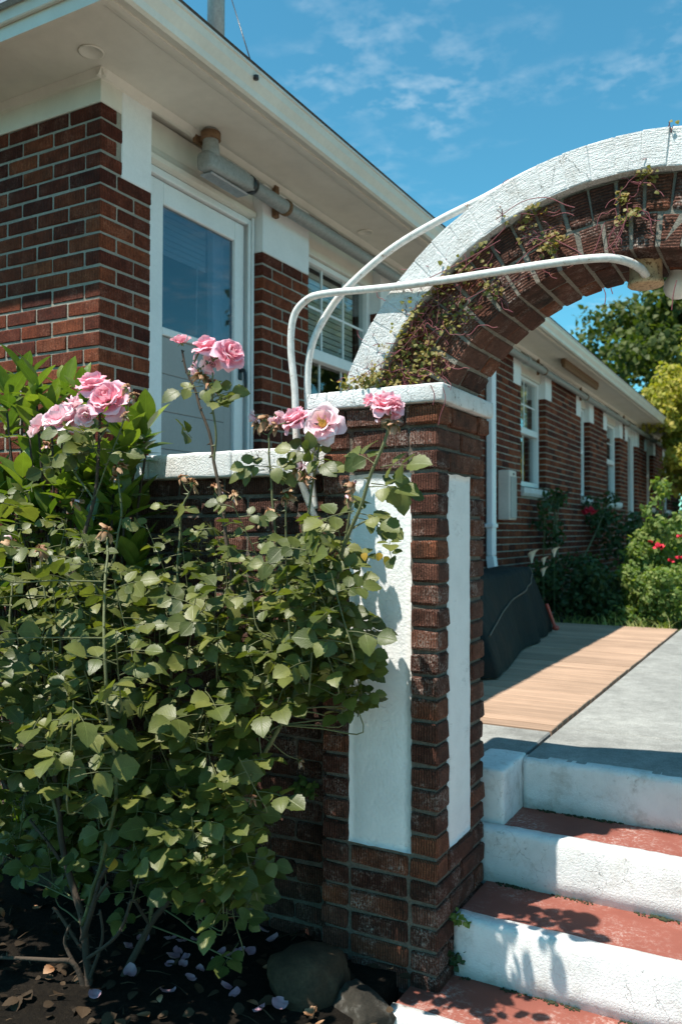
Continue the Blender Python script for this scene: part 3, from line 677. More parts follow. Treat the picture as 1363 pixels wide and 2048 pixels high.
# ================================================================== the gateway: two pillars and the arch
gate = empty('brick_gateway', (-.36, 2.45, -.02), 'old brick gateway with white panelled pillars and a white edged arch', 'gateway')
X0, X1, Y0, Y1 = -1.330, -.936, 2.283, 2.690
PB = M['brick_pillar']
ZT = 1.711
def pillar(X0, X1, Y0, Y1, single):
    core = MB(); core.box(X0+.010, X1-.010, Y0+.010, Y1-.010, -.38, ZT)
    body = core.build('pillar', M['mortar_old'], gate)
    bulk = MB()
    def put(x0, x1, y0, y1, zc):
        c = ((x0+x1)/2, (y0+y1)/2, zc); d = (x1-x0, y1-y0, BH)
        if single: brick_obj('brick', body, c, d, PB, bv=.006, jit=.0022, tilt=.012, shift=.0025)
        else:
            vs, fs = cham(*d, .006, .002, brr); bulk.add([(v[0]+c[0], v[1]+c[1], v[2]+c[2]) for v in vs], fs)
    npan0, npan1 = 3, 20                     # courses that flank the panels
    for k in range(31):
        zc = ZT-k*T-BH/2-.004; g = .010
        e = .012 if k == 0 else 0.           # the top course is corbelled out
        x0, x1, y0, y1 = X0-e, X1+e, Y0-e, Y1+e
        if zc < -.30: break
        if npan0 <= k < npan1:
            w = .092
            for (a, b) in ((x0, x0+w), (x1-w+.003, x1)):
                put(a, b, y0, y0+w, zc); put(a, b, y1-w-.022, y1, zc)
        else:
            if k % 2 == 0:
                for (yy0, yy1) in ((y0, y0+.092), (y1-.092, y1)):
                    for (a, b) in fill(x0, x1, .092): put(a, b, yy0, yy1, zc)
                for (xx0, xx1) in ((x0, x0+.092), (x1-.092, x1)):
                    for (a, b) in fill(y0+.102, y1-.102, .194): put(xx0, xx1, a, b, zc)
            else:
                for (xx0, xx1) in ((x0, x0+.092), (x1-.092, x1)):
                    for (a, b) in fill(y0, y1, .194): put(xx0, xx1, a, b, zc)
                for (yy0, yy1) in ((y0, y0+.092), (y1-.092, y1)):
                    for (a, b) in fill(x0+.102, x1-.102, .194): put(a, b, yy0, yy1, zc)
    if not single: tag(bulk.build('brickwork', PB, body), kind='stuff')
    # rendered panels, with an uneven edge where the render laps the bricks
    z0, z1 = ZT-npan1*T+.006, ZT-npan0*T-.004
    def panel(corner, du, width, nrm):
        pm = MB(); nu, nz = 9, 48; du = V(du); nrm = V(nrm)
        for iz in range(nz+1):
            for iu in range(nu+1):
                u = iu/nu; z = z0+(z1-z0)*iz/nz
                off = 0.
                if iu in (0, nu): off = .005*noise.noise(V((z*40, u*9, corner[0]*7)))
                edge = min(u, 1-u)*width; bulge = .004*min(1, edge/.03)
                p = V(corner)+du*(u*width+off)+nrm*(bulge+.0015*noise.noise(V((u*5, z*7, 3))))
                if iz in (0, nz): z += .004*noise.noise(V((u*30, z*9, 1)))
                pm.v.append((p.x, p.y, z)); pm.uv.append((0, 0))
        for iz in range(nz):
            for iu in range(nu):
                pm.f.append((iz*(nu+1)+iu, iz*(nu+1)+iu+1, (iz+1)*(nu+1)+iu+1, (iz+1)*(nu+1)+iu)); pm.mi.append(0); pm.sm.append(True)
        # rim running back into the core
        b = len(pm.v); rim = [iu for iu in range(nu+1)]+[iz*(nu+1)+nu for iz in range(1, nz+1)]+[nz*(nu+1)+iu for iu in range(nu-1, -1, -1)]+[iz*(nu+1) for iz in range(nz-1, 0, -1)]
        for i in rim:
            v = V(pm.v[i])-nrm*.02; pm.v.append(tuple(v)); pm.uv.append((0, 0))
        m = len(rim)
        for i in range(m): pm.f.append((rim[i], rim[(i+1) % m], b+(i+1) % m, b+i)); pm.mi.append(0); pm.sm.append(False)
        pm.build('render_panel', M['stucco'], body, fixn=False)
    r = .008
    panel((X0+.093, Y0+r, 0), (1, 0, 0), (X1-.090)-(X0+.093), (0, -1, 0))
    panel((X1-r, Y0+.093, 0), (0, 1, 0), (Y1-.115)-(Y0+.093), (1, 0, 0))
    panel((X0+r, Y1-.115, 0), (0, -1, 0), (Y1-.115)-(Y0+.093), (-1, 0, 0))
    panel((X1-.093, Y1-r, 0), (-1, 0, 0), (X1-.093)-(X0+.093), (0, 1, 0))
    # coping
    m1 = X0+.03
    def cap(a, b):
        c = MB(); nx = max(2, int((b-a)/.02)); ny = 22; zb, zt = ZT+.001, ZT+.055; ya, yb = Y0-.030, Y1+.020
        import itertools
        bm = bmesh.new(); bmesh.ops.create_cube(bm, size=1)
        bmesh.ops.scale(bm, vec=(b-a, yb-ya, zt-zb), verts=bm.verts); bmesh.ops.translate(bm, vec=((a+b)/2, (ya+yb)/2, (zb+zt)/2), verts=bm.verts)
        bmesh.ops.bevel(bm, geom=list(bm.edges), offset=.006, segments=2, affect='EDGES', profile=.6)
        bmesh.ops.subdivide_edges(bm, edges=[e for e in bm.edges if e.calc_length() > .05], cuts=7, use_grid_fill=True)
        for v in bm.verts:
            v.co += V((noise.noise(v.co*22), noise.noise(v.co*22+V((9,0,0))), noise.noise(v.co*25+V((0,9,0)))))*.0028
        for f in bm.faces: f.smooth = True
        me = bpy.data.meshes.new('coping'); bm.to_mesh(me); bm.free(); me.materials.append(M['white_cap'])
        newobj('coping', me, gate)
    cap(X0-.044, m1-.001); cap(m1+.001, X1+.028)
    return body
pillar(X0, X1, Y0, Y1, True)
AC = V((-.39, 0, 1.480)); ZSP = ZT+.055
pillar(2*AC.x-X1, 2*AC.x-X0, Y0, Y1, False)

# --- arch rings
YA0, YA1 = 2.300, 2.600
def arc_pt(r, t): return AC.x-r*math.cos(t), AC.z+r*math.sin(t)
def ring_core(name, r0, r1, y0, y1, m):
    mb = MB(); t0 = math.asin((ZSP-AC.z-.004)/r0); t1 = math.asin((ZSP-AC.z-.004)/r1); n = 72; vs = []
    for i in range(n+1):
        ta = t0+(math.pi-2*t0)*i/n; tb = t1+(math.pi-2*t1)*i/n
        xa, za = arc_pt(r0, ta); xb, zb = arc_pt(r1, tb); vs += [(xa, y0, za), (xb, y0, zb), (xb, y1, zb), (xa, y1, za)]
    fs = [(i*4+k, i*4+(k+1) % 4, (i+1)*4+(k+1) % 4, (i+1)*4+k) for i in range(n) for k in range(4)]+[(0, 1, 2, 3), (n*4+3, n*4+2, n*4+1, n*4)]
    mb.add(vs, fs, smooth=False); return mb.build(name, m, gate, fixn=True)
arch = ring_core('arch', .608, .802, YA0+.008, YA1-.010, M['mortar_arch'])
hood = ring_core('arch_hood', .8045, .9035, 2.2705, YA1-.005, M['white_brick'])
def ring(r0, r1, y0, y1, m, name, parent, pitch=T, gap=.010, phase=0., bv=.004, split=None, tl=.009, sh=.0018):
    rm = (r0+r1)/2; t0 = math.asin((ZSP-AC.z)/rm); arc = (math.pi-2*t0); n = max(4, round(arc*rm/pitch)); da = arc/n
    i = 0
    for i in range(n+(1 if phase else 0)):
        ta = t0+da*(i-phase); tb = ta+da
        ta = max(ta, t0); tb = min(tb, math.pi-t0)
        if tb-ta < da*.3: continue
        t = (ta+tb)/2; w = (tb-ta)*rm-gap
        x, z = arc_pt(rm, t)
        rot = Matrix(((-math.cos(t), 0, math.sin(t), 0), (0, 1, 0, 0), (math.sin(t), 0, math.cos(t), 0), (0, 0, 0, 1)))
        ys = [(y0, y1)]
        if split: 
            s = split if i % 2 == 0 else (y0+y1)-split
            ys = [(y0, s-.005), (s+.005, y1)]
        for (a, b) in ys:
            brick_obj(name, parent, (x, (a+b)/2, z), (r1-r0, b-a, w), m, rot, bv=bv, jit=.0012, tilt=tl, shift=sh, taper=(tb-ta, rm, gap))
ring(.805, .906, 2.268, YA1, M['white_brick'], 'painted_brick', hood, T, .0010, bv=.0025, tl=.007, sh=.0016)
ring(.703, .799, YA0, YA1, PB, 'brick', arch, T*1.06, .009)
ring(.603, .697, YA0+.006, YA1, PB, 'brick', arch, T*1.04, .009, .5, split=2.495)

# ================================================================== low garden wall between pillar and house
gw = empty('garden_wall', (-1.9, 2.45, -.03), 'low lichened brick garden wall with a white coping between pillar and house', 'wall')
WX0, WX1, WY0, WY1 = -2.494, -1.331, 2.360, 2.560
mb = MB(); mb.box(WX0, WX1, WY0+.010, WY1-.010, -.3, 1.514); wcore = mb.build('wall_core', M['mortar_old'], gw)
bulk = MB()
for k in range(27):
    zc = 1.511-k*T-BH/2
    for (a, b) in fill(WX0, WX1, .194 if k % 2 else .092):
        brick_obj('brick', wcore, ((a+b)/2, WY0+.046, zc), (b-a, .092, BH), M['brick_wall'], bv=.007, jit=.003, tilt=.015, shift=.003)
        if zc > .4:
            vs, fs = cham(b-a, .09, BH, .005, .001, brr); bulk.add([(v[0]+(a+b)/2, v[1]+WY1-.046, v[2]+zc) for v in vs], fs)
tag(bulk.build('rear_brickwork', M['brick_wall'], wcore), kind='stuff')
def noisy_block(x0, x1, y0, y1, z0, z1, bv, amp, cuts, name, m, parent):
    bm = bmesh.new(); bmesh.ops.create_cube(bm, size=1)
    bmesh.ops.scale(bm, vec=(x1-x0, y1-y0, z1-z0), verts=bm.verts); bmesh.ops.translate(bm, vec=((x0+x1)/2, (y0+y1)/2, (z0+z1)/2), verts=bm.verts)
    bmesh.ops.bevel(bm, geom=list(bm.edges), offset=bv, segments=2, affect='EDGES', profile=.6)
    bmesh.ops.subdivide_edges(bm, edges=[e for e in bm.edges if e.calc_length() > .04], cuts=cuts, use_grid_fill=True)
    for v in bm.verts: v.co += V((noise.noise(v.co*18), noise.noise(v.co*18+V((9,0,0))), noise.noise(v.co*16+V((0,9,0)))))*amp
    for f in bm.faces: f.smooth = True
    me = bpy.data.meshes.new(name); bm.to_mesh(me); bm.free(); me.materials.append(m); return newobj(name, me, parent)
xc = [-2.495, -2.10, -1.72, -1.332]
for a, b in zip(xc, xc[1:]): noisy_block(a+.0012, b-.0012, WY0-.040, WY1+.03, 1.515, 1.606, .009, .003, 8, 'coping', M['white_cap'], gw)

# ================================================================== steps
steps = empty('garden_steps', (-.36, 2.4, -.2), 'white risered steps with worn red painted treads climbing through the gateway', 'steps')
SXL, SXR = -.936+.003, 2*AC.x+.936-.003
TZ = [-.02, .155, .33, ZP]; RY = [2.125, 2.405, 2.705, 2.975]
def riser(y, z0, z1, xl, xr):
    th = .052; mb = MB(); nx = 60; prof = []
    R_ = .022
    prof = [(0, z0), (0, z0+(z1-z0)*.35), (0, z0+(z1-z0)*.7), (0, z1-R_)]+[(R_-R_*math.cos(a), z1-R_+R_*math.sin(a)) for a in (rad(25), rad(50), rad(75), rad(90))]+[(th, z1), (th, z1-.03), (th, z0)]
    vs = []
    for i in range(nx+1):
        x = xl+(xr-xl)*i/nx
        for (dy, z) in prof:
            o = .004*noise.noise(V((x*9, y*5, z*12)))+.0022*noise.noise(V((x*40, y*5, z*45)))
            vs.append((x, y+dy+(o if dy < th-.001 else 0), z+(.8*o if dy > 0 and z > z1-.02 else 0)))
    m = len(prof); fs = [(i*m+k, i*m+(k+1) % m, (i+1)*m+(k+1) % m, (i+1)*m+k) for i in range(nx) for k in range(m)]+[tuple(range(m)), tuple(nx*m+m-1-k for k in range(m))]
    mb.add(vs, fs, smooth=True); mb.build('riser', M['white_step'], steps, fixn=True)
XL0 = -1.03
riser(RY[0], -.38, TZ[0], XL0, SXR)
mb = MB(); mb.box(XL0+.006, X1-.002, RY[0]+.0525, 2.284, -.2, TZ[0]-.004); mb.box(X1-.0015, SXR, RY[0]+.0525, RY[1]+.02, -.2, TZ[0]-.004); mb.build('tread', M['red'], steps)
for i in (1, 2, 3):
    riser(RY[i], TZ[i-1]-.02, TZ[i], {1: SXL, 2: SXL-.10, 3: SXL+.045}[i], SXR)
for i in (1, 2):
    mb = MB(); mb.box(SXL if i < 2 else SXL+.001, SXR, RY[i]+.0525, RY[i+1]+.02, -.1, TZ[i]-.004); mb.build('tread', M['red'], steps)
noisy_block(SXL-.10, SXL+.042, 2.758, 3.03, .3, ZP+.008, .012, .003, 6, 'curb', M['white_step'], steps)
# moss and grit along the foot of the risers
gm = MB(); mr = random.Random(3)
for i in (1, 2, 3):
    for k in range(520):
        x = mr.uniform(SXL+(.05 if i == 3 else .004), .12); q = noise.noise(V((x*9, i*3.1, 0)))+.5*noise.noise(V((x*31, i, 0)))
        if q < .0: continue
        s = mr.uniform(.0012, .0040)*(.6+q)
        c = V((x, RY[i]-mr.random()**2*.018, TZ[i-1]-.003+s*.3))
        vs, fs = cham(s*2.4, s*2, s*1.6, s*.5, s*.2, mr); gm.add([tuple(V(v)+c) for v in vs], fs)
mossm = painted('dark_moss', (.045,.05,.02), .95, .5, 1., 90.)
tag(gm.build('moss', mossm), 'dark moss and grit gathered along the foot of the white risers', 'moss', kind='stuff')

# ================================================================== conduits and lamp on the arch
pts = [(-1.372, 2.318, 1.36), (-1.395, 2.29, 1.44), (-1.412, 2.268, 1.52), (-1.416, 2.262, 1.60), (-1.424, 2.262, 1.78), (-1.437, 2.258, 1.92), (-1.425, 2.255, 2.02), (-1.375, 2.252, 2.068), (-1.30, 2.25, 2.078), (-1.08, 2.25, 2.067), (-.88, 2.25, 2.063), (-.62, 2.25, 2.064), (-.47, 2.256, 2.061), (-.41, 2.285, 2.055), (-.375, 2.34, 2.045), (-.365, 2.395, 2.035)]
mb = MB(); mb.tube(catmull(pts, 7), .0115, 12); o = mb.build('bent_conduit', M['whitepipe']); tag(o, 'white painted pipe with rust specks bending level to the lamp under the arch', 'pipe')
pts = [(-1.375, 2.312, 1.40), (-1.388, 2.307, 1.50), (-1.392, 2.306, 1.62), (-1.402, 2.304, 1.80), (-1.388, 2.302, 1.92), (-1.340, 2.300, 2.01), (-1.255, 2.298, 2.10), (-1.10, 2.300, 2.20), (-.94, 2.300, 2.262), (-.80, 2.305, 2.305), (-.66, 2.32, 2.359), (-.5, 2.33, 2.394), (-.36, 2.34, 2.400), (-.2, 2.34, 2.385)]
mb = MB(); mb.tube(catmull(pts, 7), .0115, 12); o = mb.build('bent_conduit', M['whitepipe']); tag(o, 'white painted pipe curving up over the back of the white arch', 'pipe')
mb = MB(); mb.tube(catmull([(-1.375, 2.312, 1.405), (-1.372, 2.318, 1.33), (-1.345, 2.345, 1.22), (-1.344, 2.346, .8), (-1.344, 2.346, .3), (-1.344, 2.346, -.06)], 6), .008, 10); o = mb.build('lower_conduit', M['darkpipe']); tag(o, 'thin dark pipe tucked into the joint of garden wall and pillar', 'pipe')
lamp = empty('arch_lamp', (-.372, 2.43, 2.02), 'rusty round lamp base with a frosted globe hung under the brick arch', 'lamp')
mb = MB(); mb.lathe([(.043, 2.092), (.044, 2.078), (.044, 2.032), (.047, 2.030), (.049, 2.020), (.046, 2.017), (.001, 2.019)], (-.372, 2.43, 0), n=26); mb.build('lamp_base', M['rustpaint'], lamp)
mb = MB(); prof = [(.001, 1.997), (.020, 2.001), (.034, 2.012), (.040, 2.030), (.037, 2.050), (.026, 2.066), (.022, 2.075), (.022, 2.090)]
mb.lathe(prof, (-.300, 2.535, 0), n=24); mb.build('globe', M['globe'], lamp)
# ================================================================== leaves
def leaf_shape(L, W_, fold=.25, curl=.2, tip=1.0, n=6, wide=.5, wav=0.):
    """ovate blade along +Y, face up +Z: returns verts, faces, uvs"""
    vs, uv = [], []
    for i in range(n+1):
        t = i/n
        w = W_*(math.sin(math.pi*t**(.62 if wide < .5 else .85))**.8) if 0 < t < 1 else 0
        if t > .75: w *= 1-(t-.75)*.6*tip
        if n > 8: w *= 1+.07*(-1)**i
        zc = -curl*L*t*t
        k = wav*L*math.sin(t*9)
        for s in (-1, 0, 1):
            vs.append((s*w*.5, L*t, zc+abs(s)*(fold*w*.5+k))); uv.append((.5+s*.5, t))
    fs = []
    for i in range(n):
        a = i*3; b = a+3
        for s in (0, 1):
            q = (a+s, a+s+1, b+s+1, b+s)
            if i == 0: q = (a+1, b+s+1, b+s)
            elif i == n-1: q = (a+s, a+s+1, b+1)
            fs.append(q)
    return vs, fs, uv
def basis(pos, fwd, nrm, s=1.):
    y = V(fwd).normalized(); z = (V(nrm)-y*V(nrm).dot(y)); z = z.normalized() if z.length > 1e-5 else y.orthogonal().normalized(); x = y.cross(z)
    return Matrix(((x.x*s, y.x*s, z.x*s, pos[0]), (x.y*s, y.y*s, z.y*s, pos[1]), (x.z*s, y.z*s, z.z*s, pos[2]), (0, 0, 0, 1)))
def rvec(r, s=1.): return V((r.uniform(-s, s), r.uniform(-s, s), r.uniform(-s, s)))
def leaf_set(shapes, items, parent, matl, nobj, name='leaf', mass='foliage', mats_extra=()):
    """items: (matrix, shape index); the nobj that show largest become single parts, the rest one mass"""
    def sc(it):
        m = it[0]; p = m.translation; q = proj(p)
        if q[2] < .1 or not (-10 < q[0] < 1373 and -10 < q[1] < 2058): return 0
        return m.col[0].to_3d().length/q[2]*(1+.5*(p.y < 2))*max(.15, abs(m.col[2].to_3d().normalized().dot((V((0, 0, CZ))-p).normalized())))
    order = sorted(range(len(items)), key=lambda i: -sc(items[i])); top = set(order[:nobj])
    mes = []
    for (vs, fs, uv) in shapes:
        mb = MB(); mb.add(vs, fs, 0, uv, True); mes.append(mb.mesh(name, matl))
    mb = MB()
    for i, (m, k) in enumerate(items):
        if i in top: newobj(name, mes[k], parent, m)
        else:
            vs, fs, uv = shapes[k]; mb.add([tuple(m @ V(v)) for v in vs], fs, 0, uv, True)
    if mb.v: tag(mb.build(mass, [matl, *mats_extra], parent), kind='stuff')

# ================================================================== the rose bush
rose = empty('rose_bush', (-1.86, 1.80, 0), 'tall thorny rose bush with pink blooms in front of the garden wall and pillar', 'bush')
rr = random.Random(21)
def PY(t): return P(t[0], t[1], Y=t[2])
CANES = [
 ([(178,2010,1.80),(165,1850,1.80),(120,1650,1.82),(105,1400,1.86),(150,1150,1.92),(185,1000,1.95),(200,880,1.96),(196,815,1.97)], .014, .004),
 ([(215,2020,1.86),(300,1850,1.95),(390,1720,2.0),(445,1500,2.05),(475,1300,2.10),(450,1050,2.10),(428,925,2.10),(408,830,2.10),(376,750,2.10),(364,700,2.10)], .013, .0032),
 ([(390,1720,2.0),(500,1500,2.1),(560,1250,2.16),(545,1000,2.16),(537,870,2.16)], .008, .003),
 ([(390,1720,2.0),(560,1450,2.02),(650,1230,1.99),(690,1090,1.98),(735,970,1.96),(768,880,1.95),(776,835,1.95)], .009, .0036),
 ([(500,1500,2.1),(590,1250,2.17),(612,1050,2.17),(628,930,2.17),(640,870,2.17)], .007, .003),
 ([(120,1650,1.82),(40,1400,1.78),(22,1250,1.80),(28,1110,1.84)], .007, .003),
 ([(300,1850,1.95),(330,1500,2.0),(350,1250,2.05),(362,1050,2.1),(378,985,2.12)], .008, .003),
 ([(475,1300,2.10),(470,1150,2.12),(440,1020,2.12),(430,985,2.12)], .005, .003),
 ([(105,1400,1.86),(200,1200,1.95),(240,1050,1.98),(236,950,1.99)], .006, .003),
 ([(165,1850,1.80),(230,1600,1.72),(210,1350,1.66),(212,1180,1.72),(215,1075,1.78)], .008, .003),
 ([(560,1250,2.16),(575,1120,2.16),(570,1000,2.16)], .005, .003),
 ([(428,925,2.10),(430,850,2.09),(428,790,2.09),(425,745,2.09)], .004, .003),
 ([(200,880,1.96),(215,850,1.97),(222,815,1.97)], .004, .003), ([(185,1000,1.95),(140,920,1.95),(125,860,1.95)], .004, .003), ([(185,1000,1.95),(245,850,1.98),(262,790,1.98)], .003, .002),
 ([(537,870,2.16),(560,850,2.16),(588,845,2.16)], .003, .0025), ([(690,1090,1.98),(700,1010,1.98),(703,975,1.98)], .004, .0025),
 ([(700,1060,1.98),(740,1040,1.97),(765,1080,1.96)], .003, .002),
 ([(40,1400,1.78),(90,1250,1.8),(80,1115,1.82)], .005, .003), ([(376,750,2.10),(400,700,2.10),(412,690,2.10)], .003, .0025), ([(376,750,2.10),(430,720,2.1),(462,712,2.1)], .003, .0025),
]
skel = []
woody = MB(); thorn = MB()
def add_thorns(mb, pts, rs, step, r):
    acc = 0
    for i in range(1, len(pts)):
        d = pts[i]-pts[i-1]; acc += d.length
        if acc > step:
            acc = r.uniform(-.3, .1)*step; ax = d.normalized(); o = ax.orthogonal(); o.rotate(Matrix.Rotation(r.uniform(0, 6.28), 3, ax))
            b = pts[i]+o*rs[i]*.7; L = r.uniform(.006, .012); w = ax.cross(o)
            mb.add([b+ax*.004, b-ax*.004, b+w*.0018, b-w*.0018, b+o*L-ax*.003], [(0,2,4),(2,1,4),(1,3,4),(3,0,4)])
for i, (pp, r0, r1) in enumerate(CANES):
    pts = catmull([PY(t) for t in pp], 8); n = len(pts)
    for k, p in enumerate(pts): p += V((noise.noise(p*9), noise.noise(p*9+V((5,0,0))), 0))*.008 if 0 < k < n-3 else V((0,0,0))
    if pp[0][1] > 1990: pts[0].z = min(pts[0].z, -.03)
    rs = [r0+(r1-r0)*(k/(n-1))**.6 for k in range(n)]
    mb = MB(); mb.tube(pts, rs, 7); add_thorns(mb, pts, rs, .022, rr)
    mb.build('cane', M['wood'] if r0 > .012 else M['cane'], rose)
    skel += [(p, rs[k]) for k, p in enumerate(pts)]
# dead wood and short snags round the foot
snags = [[(178,2010,1.80),(150,1930,1.78),(100,1920,1.74),(0,1915,1.70)], [(165,1900,1.80),(120,1830,1.78),(105,1815,1.77)], [(165,1880,1.80),(190,1800,1.77),(200,1760,1.76),(215,1735,1.75)], [(170,1920,1.80),(235,1870,1.76),(262,1800,1.74)],
         [(300,1850,1.95),(270,1800,1.90),(262,1760,1.88)], [(190,1800,1.77),(215,1765,1.75)], [(150,1930,1.78),(130,1885,1.77),(140,1850,1.76)], [(178,1960,1.80),(205,1880,1.78),(200,1820,1.77)], [(120,1720,1.81),(100,1690,1.8),(60,1640,1.8)]]
for sn in snags:
    pts = catmull([PY(t) for t in sn], 5); n = len(pts); rs = [.010*(1-.55*k/n) if len(sn) > 3 else .006*(1-.4*k/n) for k in range(n)]
    mb = MB(); mb.tube(pts, rs, 6); add_thorns(mb, pts, rs, .014, rr); mb.build('cane', M['wood'], rose)

RL = [leaf_shape(.068, .060, .20, .20, .7, 10, wide=.6, wav=.012), leaf_shape(.062, .056, .32, .10, .7, 10, wide=.6, wav=-.014), leaf_shape(.072, .060, .14, .34, .8, 10, wide=.6), leaf_shape(.058, .054, .28, -.06, .6, 10, wide=.6, wav=.015)]
items = []; stems = MB()
TOCAM = lambda p: (V((0, 0, CZ))-p).normalized()
def compound(p, d, n, size, r, nl=5):
    """one compound leaf: rachis from p along d, leaflets in pairs"""
    d = V(d).normalized(); n = V(n); n = (n-d*n.dot(d)).normalized(); side = d.cross(n)
    L = .105*size; pts = [p+d*(L*t)-V((0,0,1))*(.018*size*t*t) for t in (0, .35, .7, 1.)]
    stems.tube(pts, [.0016, .0013, .0011, .0009], 4, caps=False)
    pr = [(.45, .8), (.78, .95)] if nl == 5 else [(.6, .9)]
    for (t, s) in pr:
        q = p+d*(L*t)-V((0,0,1))*(.018*size*t*t)
        for sg in (-1, 1):
            if r.random() < .06: continue
            f = (d*.45+side*sg+rvec(r, .25)-V((0,0,.15))).normalized()
            items.append((basis(q+f*.004, f, n+rvec(r, .6), size*s*r.uniform(.8, 1.12)), r.randrange(4)))
    items.append((basis(pts[-1], d-V((0,0,.25))+rvec(r, .2), n+rvec(r, .4), size*r.uniform(.95, 1.2)), r.randrange(4)))
def shoot(tip, nlv, size, r, L=None, up=None):
    L = L or r.uniform(.16, .28); d = (up if up is not None else V((r.uniform(-.35, .35), r.uniform(-.45, .15), 1)))
    d.normalize(); st = tip-d*L
    cand = [s for s in skel if s[0].z < st.z+.02] or skel
    nb = min(cand, key=lambda s: (s[0]-st).length)[0]
    mid = (nb+st)/2+V((0, 0, -.03))
    pts = catmull([nb, (nb+st)/2, st, st+d*L*.5, tip], 4)
    if (nb-st).length > .40: pts = catmull([st+d*L*.25, st+d*L*.6, tip], 4)
    n = len(pts); stems.tube(pts, [.0026-.0011*k/n for k in range(n)], 5, caps=False)
    a = r.uniform(0, 6.28)
    for k in range(nlv):
        t = .12+.88*(k+.5)/nlv; q = st+d*(L*t)
        a += 2.4+r.uniform(-.4, .4); o = V((math.cos(a), math.sin(a), 0))
        if q.y > 2.2 and o.y > .2: o.y *= -.6
        f = (o+V((0, 0, r.uniform(-.1, .55)))).normalized()
        nrm = (V((0, 0, .25))+TOCAM(q)*r.uniform(.2, .9)+SUNV*.85+rvec(r, .5))
        compound(q, f, nrm, size*r.uniform(.8, 1.15), r, 5 if r.random() < .75 else 3)
REG = [ # x0,x1,y0,y1, Y0,Y1, shoots, size
 (0, 330, 1110, 1350, 1.75, 2.12, 24, 1.0), (300, 560, 1110, 1330, 1.85, 2.15, 17, 1.0), (540, 670, 1110, 1280, 1.85, 2.12, 12, .95), (0, 330, 1350, 1560, 1.68, 2.08, 19, 1.2), (300, 480, 1330, 1540, 1.80, 2.1, 11, 1.2),
 (130, 420, 1540, 1680, 1.75, 2.0, 12, 1.15), (400, 500, 1540, 1720, 1.82, 2.05, 9, 1.0), (0, 150, 1520, 1680, 1.80, 2.1, 11, 1.), (500, 600, 1290, 1340, 1.95, 2.12, 4, 1.), (40, 300, 1260, 1420, 1.45, 1.7, 6, 1.0),
 (20, 330, 1030, 1130, 1.85, 2.1, 7, .8), (330, 680, 1000, 1110, 2.02, 2.18, 9, .78), (640, 712, 1120, 1300, 2.0, 2.14, 9, .9), (560, 640, 1060, 1150, 1.88, 2.0, 5, .9), (660, 715, 1080, 1200, 1.92, 2.05, 3, .85), (-420, -20, 950, 1450, 1.30, 1.75, 34, 1.1), (280, 500, 1640, 1760, 1.80, 1.98, 5, .95)]
for (x0, x1, y0, y1, a, b, n, size) in REG:
    for i in range(int(n*1.12)):
        px, py = rr.uniform(x0, x1), rr.uniform(y0, y1)
        shoot(P(px, py, Y=rr.uniform(a, b)), rr.randint(5, 7), size*.82, rr)
# single leaves set along the flowering canes
for (px, py, Yd, n, s) in ((425, 800, 2.09, 4, .75), (405, 780, 2.1, 3, .75), (385, 870, 2.1, 1, .9), (535, 930, 2.15, 4, .75), (630, 915, 2.16, 5, .8), (748, 925, 1.95, 2, .95), (735, 965, 1.95, 2, 1.), (705, 1030, 1.97, 4, .9), (765, 1090, 1.96, 2, .6), (200, 900, 1.95, 5, .85), (140, 930, 1.95, 4, .8), (60, 985, 1.95, 3, .75), (180, 860, 1.95, 4, .8)):
    c = P(px, py, Y=Yd)
    for k in range(n):
        a = rr.uniform(0, 6.28); f = V((math.cos(a), math.sin(a)*.6-.15, rr.uniform(-.2, .4)))
        compound(c+rvec(rr, .015), f, V((0, 0, .6))+TOCAM(c)*.8+rvec(rr, .3), s, rr, 3 if rr.random() < .6 else 5)
leaf_set(RL, items, rose, M['roseleaf'], 298)
tag(stems.build('leaf_stalks', M['cane'], rose), kind='stuff')
yl = leaf_shape(.060, .048, .2, .2, wide=.4); mb = MB(); mb.add(*yl[:2], 0, yl[2], True); yme = mb.mesh('yellow_leaf', M['yellowleaf'])
for (px, py, Yd, s) in ((228, 1715, 1.76, .75), (415, 1765, 1.92, .85), (635, 1322, 2.08, .45), (305, 1245, 1.95, .6), (430, 1290, 2.05, .5), (75, 1490, 1.8, .55), (510, 1340, 2.1, .5), (760, 1105, 1.95, .4), (775, 1112, 1.94, .4), (728, 1105, 1.96, .4)):
    p = P(px, py, Y=Yd); newobj('yellow_leaf', yme, rose, basis(p, V((rr.uniform(-.3, .3), -.3, -1)), TOCAM(p)+rvec(rr, .3), s))

